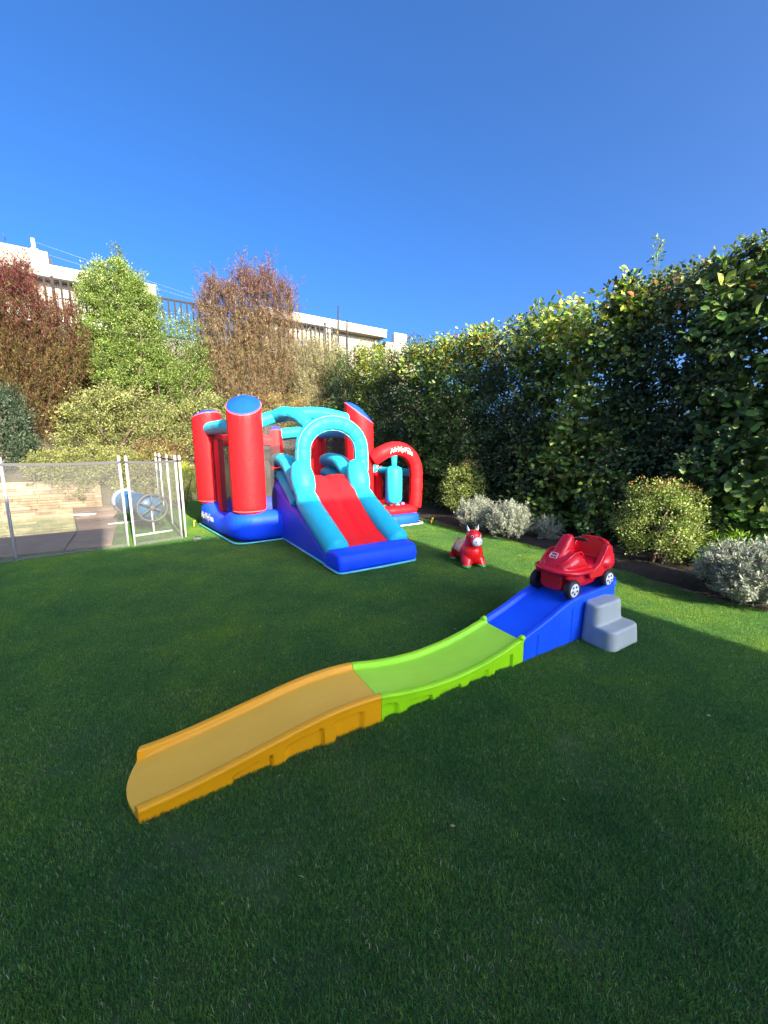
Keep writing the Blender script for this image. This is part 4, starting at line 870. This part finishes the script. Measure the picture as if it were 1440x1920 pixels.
# grey steps
GREYP = mat('grey_plastic', (.36, .40, .385), .5, .06, 6, .12, 140)
mb = MB()
def rbox(mb, x0, x1, y0, y1, z0, z1, t=.0, r=.03):
    """box with rounded outer corners, sides drawn in by t at the top"""
    out = []
    for z, k, rr in ((z0, 0, r), (lerp(z0, z1, .5), t * .5, r), (z1 - .012, t, r), (z1 - .004, t + .004, r), (z1, t + .012, r)):
        ring = []
        for cx, cy, a0 in ((x1 - k, y0 + k, -90), (x1 - k, y1, 0), (x0 + k, y1, 90), (x0 + k, y0 + k, 180)):
            for q in range(6):
                a = math.radians(a0 + q * 18); sx_ = rr * (1 if cx > (x0 + x1) / 2 else -1); 
                sy_ = rr * (1 if cy > (y0 + y1) / 2 else -1)
                ring.append((cx - sx_ + rr * math.cos(a), cy - sy_ + rr * math.sin(a), z))
        out.append(ring)
    V = [p for q in out for p in q]; n = len(out[0]); F = []
    for i in range(len(out) - 1):
        for k in range(n): j = (k + 1) % n; F.append((i * n + k, i * n + j, (i + 1) * n + j, (i + 1) * n + k))
    F.append(tuple(range(n - 1, -1, -1))); F.append(tuple((len(out) - 1) * n + k for k in range(n))); mb.add(V, F)
rbox(mb, 2.595, 2.935, -.130, .0, 0, .276, .018, .045); rbox(mb, 2.590, 2.940, -.238, -.05, 0, .136, .010, .055)
melt('step_block', mb, GREYP, track, .006, 4)

# ================================================================== RIDE-ON CAR
CARRED = mat('red_car_plastic', (.74, .008, .022), .30, .05, 5, .05, 90, alt=(.68, .006, .018), spec=.5)
car = empty('ride_on_car', T(2.72, .168, rz(2.72) - .030), TA + PI, 'red plastic ride-on toy car with black wheels parked on the blue platform', 'toy car')
car.rotation_euler[1] = math.radians(1.0)
mb = MB()
def loft(mb, secs, seg=28, ex=3.0):
    """closed skin through superellipse sections (x, yhalf, zlo, zhi)"""
    V = []; F = []; n = len(secs)
    for x, yh, z0, z1 in secs:
        for k in range(seg):
            a = 2 * PI * k / seg; c, s_ = math.cos(a), math.sin(a)
            V.append((x, yh * math.copysign(abs(c) ** (2 / ex), c), (z0 + z1) / 2 + (z1 - z0) / 2 * math.copysign(abs(s_) ** (2 / ex), s_)))
    for i in range(n - 1):
        for k in range(seg): q = (k + 1) % seg; F.append((i * seg + k, i * seg + q, (i + 1) * seg + q, (i + 1) * seg + k))
    F.append(tuple(range(seg - 1, -1, -1))); F.append(tuple((n - 1) * seg + k for k in range(seg))); mb.add(V, F)
loft(mb, [(.235, .085, .045, .175), (.20, .098, .03, .20), (.10, .102, .028, .21), (.0, .10, .028, .17), (-.12, .10, .03, .17), (-.22, .10, .05, .20), (-.28, .09, .10, .22)], ex=4)      # tub
loft(mb, [(.262, .05, .165, .20), (.24, .098, .165, .235), (.19, .122, .165, .275), (.12, .132, .165, .31), (.05, .130, .16, .30), (-.005, .115, .15, .25), (-.03, .10, .15, .19)], ex=2.4)   # bonnet
fl = [(-.02, .140, .172), (.08, .152, .178), (.17, .150, .182), (.235, .115, .186), (.272, .055, .19), (.278, 0, .192)]
mb.tube(spline(fl + [(x, -y, z) for x, y, z in fl[-2::-1]], 5), .017, 12)                                                                                  # bumper flange
mb.tube(spline([(x * .93, y * .86, z - .008) for x, y, z in fl] + [(x * .93, -y * .86, z - .008) for x, y, z in fl[-2::-1]], 5), .022, 10)
loft(mb, [(.205, .030, .20, .275), (.165, .042, .22, .325), (.125, .045, .25, .375), (.085, .044, .27, .412), (.055, .040, .29, .418), (.03, .034, .27, .395)], ex=3.2)   # steering column
loft(mb, [(.02, .095, .12, .185), (-.08, .11, .10, .192), (-.18, .115, .10, .198), (-.25, .11, .11, .20)], ex=4)                                                   # seat pan
for s_ in (-1, 1):
    P_ = [(.01, .155), (-.06, .165), (-.12, .20), (-.17, .265), (-.20, .315), (-.235, .33), (-.27, .30), (-.285, .25), (-.305, .235), (-.30, .185), (-.27, .14), (-.16, .10), (-.02, .10)]
    y0, y1 = (.100, .138) if s_ > 0 else (-.138, -.100); n = len(P_); V = [(x, y0, z) for x, z in P_] + [(x, y1, z) for x, z in P_]
    F = [tuple(range(n)), tuple(range(2 * n - 1, n - 1, -1))] + [(i, (i + 1) % n, (i + 1) % n + n, i + n) for i in range(n)]; mb.add(V, F)                       # seat sides
    loft(mb, [(-.13, .001, .10, .12), (-.18, .018, .08, .19), (-.26, .02, .11, .235), (-.30, .012, .16, .23)], ex=3) if False else None
    ellipsoid(mb, (-.235, s_ * .13, .185), (.075, .030, .05), 16, 10)
    ellipsoid(mb, (.17, s_ * .118, .155), (.075, .028, .030), 16, 10)
bk = []
for x0, x1, yh, z in ((-.225, -.275, .120, .16), (-.232, -.278, .125, .24), (-.238, -.278, .122, .30), (-.242, -.276, .105, .335), (-.245, -.272, .07, .352), (-.25, -.268, .03, .357)): bk.append((x0, x1, yh, z))
V = []; F = []
for x0, x1, yh, z in bk: V += [(x0, -yh, z), (x0 - .012, -yh * .5, z), (x0 - .015, 0, z), (x0 - .012, yh * .5, z), (x0, yh, z), (x1, yh, z), (x1 - .02, 0, z), (x1, -yh, z)]
for i in range(len(bk) - 1):
    for k in range(8): q = (k + 1) % 8; F.append((i * 8 + k, i * 8 + q, (i + 1) * 8 + q, (i + 1) * 8 + k))
F.append(tuple(range(7, -1, -1))); F.append(tuple((len(bk) - 1) * 8 + k for k in range(8))); mb.add(V, F)                                                  # backrest
body = melt('body', mb, CARRED, car, .0055, 5)
for s_ in (-1, 1):                                                 # moulded crease lines on the bonnet
    MB().tube(spline([(.245, s_ * .05, .222), (.20, s_ * .085, .262), (.13, s_ * .095, .300), (.05, s_ * .09, .302), (.0, s_ * .085, .262)], 6), .0065, 8).build('bonnet_crease', CARRED, body)
BLK = mat('black_tyre', (.012, .013, .015), .55, .1, 20, .15, 90); BLKG = mat('black_grip', (.01, .01, .012), .4, .05)
RIMW = mat('white_wheel_rim', (.78, .79, .80), .4, .04)
def wheel(x, y):
    s_ = 1 if y > 0 else -1; M = Matrix.Rotation(-s_ * PI / 2, 3, 'X')
    w_ = MB().lathe([(.040, -.024), (.060, -.024), (.068, -.018), (.0705, -.006), (.0705, .008), (.067, .019), (.058, .024), (.047, .022), (.044, .014), (.030, .010)], 30, (x, y, .0715), M).build('wheel', BLK, car)
    MB().lathe([(.046, .012), (.047, .021), (.043, .024), (.036, .021), (.015, .022), (.012, .027), (.004, .028)], 28, (x, y, .0715), M).build('rim', RIMW, w_)
    for k in range(5):
        a = 2 * PI * k / 5 + .3; c0 = Vector((x, y, .0715)); q = MB()
        V = []; 
        for dz in (.0205, .0245):
            for j in range(10):
                b = 2 * PI * j / 10; rr = .0255 + .0085 * math.cos(b); aa = a + .26 * math.sin(b); V.append(c0 + M @ Vector((rr * math.cos(aa), rr * math.sin(aa), dz)))
        q.add(V, [tuple(range(9, -1, -1)), tuple(range(10, 20))] + [(j, (j + 1) % 10, (j + 1) % 10 + 10, j + 10) for j in range(10)]).build('rim_slot', BLK, w_, smooth=False)
    MB().tube([(x, y - s_ * .06, .0715), (x, y, .0715)], .009, 8).build('axle', BLKG, w_)
for x in (.195, -.225):
    for y in (.137, -.137): wheel(x, y)
hbp = MB().tube(spline([(.03, -.112, .392), (.035, -.06, .385), (.045, 0, .382), (.035, .06, .385), (.03, .112, .392)], 5), .008, 10).build('handlebar', BLKG, car)
for s_ in (-1, 1): MB().tube([(.03, s_ * .052, .387), (.03, s_ * .118, .393)], [.0125, .0125], 12).build('grip', BLKG, hbp)
# badge: white rounded outline with a small white mark on the bonnet
def bonnet_pt(a, b):                                              # a across, b up the slope
    return Vector((.205 - b * .62, a, .277 + b * .80))
ring = []
for cx, cy, a0 in ((.020, .013, 0), (-.020, .013, 90), (-.020, -.013, 180), (.020, -.013, 270)):
    for q in range(5): a = math.radians(a0 + q * 22.5); ring.append(bonnet_pt(cx + .007 * math.cos(a), cy + .007 * math.sin(a)) + Vector((.012, 0, .009)))
bd = MB().tube(ring, .0022, 6, closed=True).build('badge', WHITEINK, car)
text_mesh('badge_mark', 'step2', .021, WHITEINK, bd, lambda x, y, z: bonnet_pt(x, y - .005) + Vector((.012, 0, .009)) + Vector((.8, 0, .62)) * .0005, .02)

# ================================================================== BOUNCING ANIMAL TOY
toy = empty('bouncing_animal', (.965, 4.27, 0), math.radians(-76), 'red inflatable bouncing animal with white muzzle, horn and green hooves on the lawn', 'bouncing toy')
mb = MB()
ellipsoid(mb, (.070, 0, .160), (.125, .130, .142)); ellipsoid(mb, (-.13, 0, .155), (.13, .120, .122)); ellipsoid(mb, (-.02, 0, .150), (.17, .116, .112))
mb.tube([(.07, 0, .20), (.10, 0, .28), (.115, 0, .34)], [.108, .092, .080], 18); ellipsoid(mb, (.118, 0, .345), (.086, .088, .086)); ellipsoid(mb, (.182, 0, .308), (.062, .068, .058))
for s_ in (-1, 1):
    mb.tube([(.09, s_ * .060, .12), (.13, s_ * .080, .06), (.15, s_ * .090, .022)], [.074, .060, .052], 14); ellipsoid(mb, (.155, s_ * .092, .024), (.060, .052, .026))
    mb.tube([(-.17, s_ * .06, .14), (-.195, s_ * .085, .06), (-.20, s_ * .095, .022)], [.066, .050, .046], 14); ellipsoid(mb, (-.195, s_ * .095, .024), (.058, .046, .026))
ellipsoid(mb, (-.245, 0, .235), (.03, .022, .05))
tm = bpy.data.materials.new('toy_rubber'); tm.use_nodes = True; n_, l_ = nodes_of(tm); b_ = n_['Principled BSDF']; b_.inputs['Roughness'].default_value = .28
tc = n_.new('ShaderNodeTexCoord'); cur = None
def sph(c, r, soft=.004):
    d = n_.new('ShaderNodeVectorMath'); d.operation = 'DISTANCE'; l_.new(tc.outputs['Object'], d.inputs[0]); d.inputs[1].default_value = c
    k = n_.new('ShaderNodeMapRange'); k.inputs[1].default_value = r - soft; k.inputs[2].default_value = r + soft; k.inputs[3].default_value = 1; k.inputs[4].default_value = 0; l_.new(d.outputs['Value'], k.inputs[0]); return k.outputs[0]
xyz = n_.new('ShaderNodeSeparateXYZ'); l_.new(tc.outputs['Object'], xyz.inputs[0])
def band(out, a, b, soft=.003):
    k = n_.new('ShaderNodeMapRange'); k.inputs[1].default_value = a - soft; k.inputs[2].default_value = a + soft; l_.new(out, k.inputs[0])
    j = n_.new('ShaderNodeMapRange'); j.inputs[1].default_value = b - soft; j.inputs[2].default_value = b + soft; j.inputs[3].default_value = 1; j.inputs[4].default_value = 0; l_.new(out, j.inputs[0])
    q = n_.new('ShaderNodeMath'); q.operation = 'MULTIPLY'; l_.new(k.outputs[0], q.inputs[0]); l_.new(j.outputs[0], q.inputs[1]); return q.outputs[0]
def both(a, b): q = n_.new('ShaderNodeMath'); q.operation = 'MULTIPLY'; l_.new(a, q.inputs[0]); l_.new(b, q.inputs[1]); return q.outputs[0]
def over(cur, mask, col):
    mx = n_.new('ShaderNodeMix'); mx.data_type = 'RGBA'; l_.new(mask, mx.inputs[0]); mx.inputs[7].default_value = (*col, 1)
    if cur is None: mx.inputs[6].default_value = (.72, .008, .010, 1)
    else: l_.new(cur, mx.inputs[6])
    return mx.outputs[2]
cur = over(None, band(xyz.outputs[2], -1, .040), (.02, .30, .06))
up_ = band(xyz.outputs[2], .155, 1)
cur = over(cur, both(band(xyz.outputs[0], -.135, .030), up_), (.24, .12, .42)); cur = over(cur, both(band(xyz.outputs[0], -.118, -.062), up_), (.72, .48, .14))
cur = over(cur, both(band(xyz.outputs[0], -.054, .008), up_), (.74, .52, .20)); cur = over(cur, sph((.228, 0, .300), .062), (.72, .74, .78)); cur = over(cur, sph((-.25, 0, .28), .045), (.03, .30, .08))
cur = over(cur, sph((.085, 0, .440), .040), (.28, .22, .50))
l_.new(cur, b_.inputs['Base Color'])
body = melt('body', mb, tm, toy, .0065, 8)
EW, EB, PUR = mat('eye_white', (.85, .85, .85), .3), mat('eye_black', (.01, .01, .01), .2), mat('purple_paint', (.16, .05, .30), .4)
HORNW = mat('white_ear', (.72, .74, .76), .4); GOLD = mat('gold_horn', (.70, .40, .04), .4)
for s_ in (-1, 1):
    d = Vector((.78, s_ * .58, .22)).normalized(); c0 = Vector((.118, 0, .347)) + Vector((d.x * .085, d.y * .087, d.z * .085)); R_ = d.to_track_quat('Z', 'Y').to_matrix()
    e = ellipsoid(MB(), c0, (.0155, .0155, .004), 16, 8, R_).build('eye', EW, toy); ellipsoid(MB(), c0 + d * .0025, (.0105, .0105, .004), 14, 8, R_).build('pupil', EB, e)
    d2 = Vector((.86, s_ * .40, .10)).normalized(); c2 = Vector((.182, 0, .308)) + Vector((d2.x * .061, d2.y * .067, d2.z * .058)); ellipsoid(MB(), c2, (.006, .010, .004), 12, 8, d2.to_track_quat('Z', 'Y').to_matrix()).build('nostril', PUR, toy)
    er = MB().tube(spline([(.095, s_ * .045, .405), (.090, s_ * .060, .435), (.088, s_ * .068, .475)], 5), [interp(i / 10, [0, .4, 1], [.017, .015, .003]) for i in range(11)], 12).build('ear', HORNW, toy)
    MB().tube([(.096, s_ * .043, .400), (.094, s_ * .049, .413)], [.020, .017], 12).build('ear_base', mat('ear_red', (.55, .01, .012), .35), er)
MB().tube(spline([(.140, 0, .412), (.150, .0, .44), (.160, 0, .470)], 5), [interp(i / 10, [0, 1], [.014, .003]) * (1 + .08 * math.sin(i * 2.4)) for i in range(11)], 12).build('horn', GOLD, toy)

# ================================================================== POOL FENCE
FNET = mat_net('grey_fence_mesh', (.085, .085, .088), .36); BAND = mat('black_webbing', (.06, .06, .065), .7, .05); HEM = mat_net('pale_hem', (.12, .12, .12), .5)
def fence(name, label, pts, gap=0.0, lean=0.0):
    root = empty(name, (pts[0][0], pts[0][1], 0), 0, label, 'fence'); o0 = Vector((pts[0][0], pts[0][1], 0)); P = [Vector((x, y, 0)) - o0 for x, y in pts]
    for i, q in enumerate(P):
        p = MB().tube([q + Vector((0, 0, -.05)), q + Vector((0, 0, 1.205))], .016, 14).tube([q + Vector((0, 0, 1.20)), q + Vector((0, 0, 1.215))], [.018, .014], 14).build('post', WHITEP, root)
        MB().tube([q + Vector((0, 0, 1.12)), q + Vector((0, 0, 1.15))], .0225, 12).build('clip', BAND, p)
    for a, b in zip(P[:-1], P[1:]):
        d = (b - a).normalized(); nrm = Vector((d.y, -d.x, 0)) * .021; a2, b2 = a + nrm, b + nrm; n = 10; V = []; F = []
        for i in range(n + 1):
            t = i / n; q = a2.lerp(b2, t); bow = nrm.normalized() * (-.012 * math.sin(PI * t))
            for z in (.015, .30, .60, .90, 1.14): V.append(q + bow * (1 if 0 < z < 1.1 else .4) + Vector((0, 0, z - .012 * math.sin(PI * t) * (z > 1))))
        for i in range(n):
            for k in range(4): c = i * 5 + k; F.append((c, c + 5, c + 6, c + 1))
        pn = MB().add(V, F).build('mesh_panel', FNET, root)
        for nm, z0, z1, m_ in (('top_band', 1.118, 1.15, BAND), ('bottom_hem', .012, .05, HEM)):
            V = []; F = []
            for i in range(n + 1):
                t = i / n; q = a2.lerp(b2, t) + nrm * .15; s_ = -.012 * math.sin(PI * t) if z0 > 1 else 0; V += [q + Vector((0, 0, z0 + s_)), q + Vector((0, 0, z1 + s_))]
            for i in range(n): F.append((2 * i, 2 * i + 2, 2 * i + 3, 2 * i + 1))
            MB().add(V, F).build(nm, m_, pn)
    return root
fence('pool_fence', 'long grey mesh pool fence run with white posts at the left edge', [(-6.05, 3.0), (-5.18, 3.67), (-4.316, 4.358), (-3.453, 5.049)])
fence('pool_fence', 'grey mesh fence panel in front of the spoked reel wheel', [(-3.362, 5.052), (-2.965, 5.50)])
fence('pool_fence', 'grey mesh fence run with white posts going back from the panel corner', [(-2.948, 5.585), (-3.70, 6.60), (-4.28, 7.40), (-4.72, 8.02)])
MB().tube([(-3.44, 5.045, 1.135), (-3.37, 5.048, 1.135)], .006, 6).build('gate_latch', BAND).__setitem__('label', 'small dark latch hooked between the two close white fence posts'); bpy.data.objects['gate_latch']['category'] = 'latch'
# ---- pool cover reel
reel = empty('pool_cover_reel', (-3.52, 5.78, 0), math.atan2(.65, -.76), 'blue rolled pool cover on a reel with a grey six-spoked wheel', 'cover reel')
GP = mat('grey_reel_plastic', (.10, .105, .11), .5, .06); CV = mat('blue_pool_cover', (.03, .14, .27), .4, .15, 4, .5, 14, stretch=(9, 1, 1)); ALU = mat('white_tube', (.75, .75, .74), .4, .05)
RX = Matrix.Rotation(PI / 2, 3, 'Y')
wh = MB().tube([(0, .205 * math.cos(a), .42 + .205 * math.sin(a)) for a in np.linspace(0, 2 * PI, 41)[:-1]], .017, 10, closed=True).build('wheel', GP, reel)
for k in range(6):
    a = PI * k / 3 + .5; MB().tube([(0, .02 * math.cos(a), .42 + .02 * math.sin(a)), (0, .2 * math.cos(a), .42 + .2 * math.sin(a))], .013, 8).build('spoke', GP, wh)
MB().lathe([(.01, -.03), (.035, -.03), (.04, .03), (.01, .04)], 18, (0, 0, .42), RX).build('hub', GP, wh)
pr = [(.02, .07)] + [(.165 + .006 * math.sin(i * 1.9) + .012 * math.sin(i * .35), .08 + 1.15 * i / 40) for i in range(41)] + [(.02, 1.24)]
MB().lathe(pr, 30, (0, 0, .42), RX).build('rolled_cover', CV, reel)
MB().lathe([(.02, 1.20), (.20, 1.20), (.205, 1.30), (.19, 1.34), (.02, 1.35)], 28, (0, 0, .42), RX).build('end_cover', mat('grey_sheet', (.22, .24, .30), .6, .1, 5), reel)
for x in (.04, 1.38):
    st = MB().tube([(x, 0, .012), (x, 0, .42)], .014, 8).build('stand', ALU, reel); MB().tube([(x, -.26, .018), (x, .26, .018)], .017, 10).build('base_bar', ALU, st)
# small things on the ground
o = MB().box(-.19, .19, -.055, .055, 0, .028).box(-.02, .14, -.16, -.054, .001, .02).build('white_board', WHITEP, None, bevel=.005, sharp=40); o.location = (-5.85, 7.42, .021); o.rotation_euler[2] = .2; tag(o, 'white board lying on the corner of the pool deck', 'board')
ll = empty('ground_spotlight', (-2.72, 5.47, 0), .3, 'small dark square ground spotlight in the lawn by the fence corner', 'spotlight')
MB().box(-.05, .05, -.05, .05, -.02, .035).build('housing', mat('spot_grey', (.12, .11, .10), .5), ll, bevel=.008, sharp=40); MB().box(-.038, .038, -.038, .038, .036, .040).build('lens', GLASS, ll, smooth=False)

# dry leaf bits and clippings lying on the lawn
n = 150; uu = rng.uniform(-3.2, 3.1, n); vv_ = rng.uniform(-5.0, 1.5, n); ok = ~((uu > -.1) & (vv_ > -2.0)); P = np.array([tuple(L(a, b, .016)) for a, b in zip(uu[ok], vv_[ok])]); n = len(P)
D = unit(np.stack([rng.standard_normal(n), rng.standard_normal(n), .25 * rng.standard_normal(n)], 1)); Ln = rng.uniform(.008, .022, n)
lt = leaf_object('leaf_litter', [(P, D, unit(np.stack([.4 * rng.standard_normal(n), .4 * rng.standard_normal(n), np.ones(n)], 1)), Ln, Ln * .4, palette(n, [(.42, .33, .18), (.30, .20, .10), (.50, .45, .30)], [2, 2, 1]), True)], DRY, None)
tag(lt, 'tiny dry leaf bits scattered over the shaded lawn', 'leaf litter')
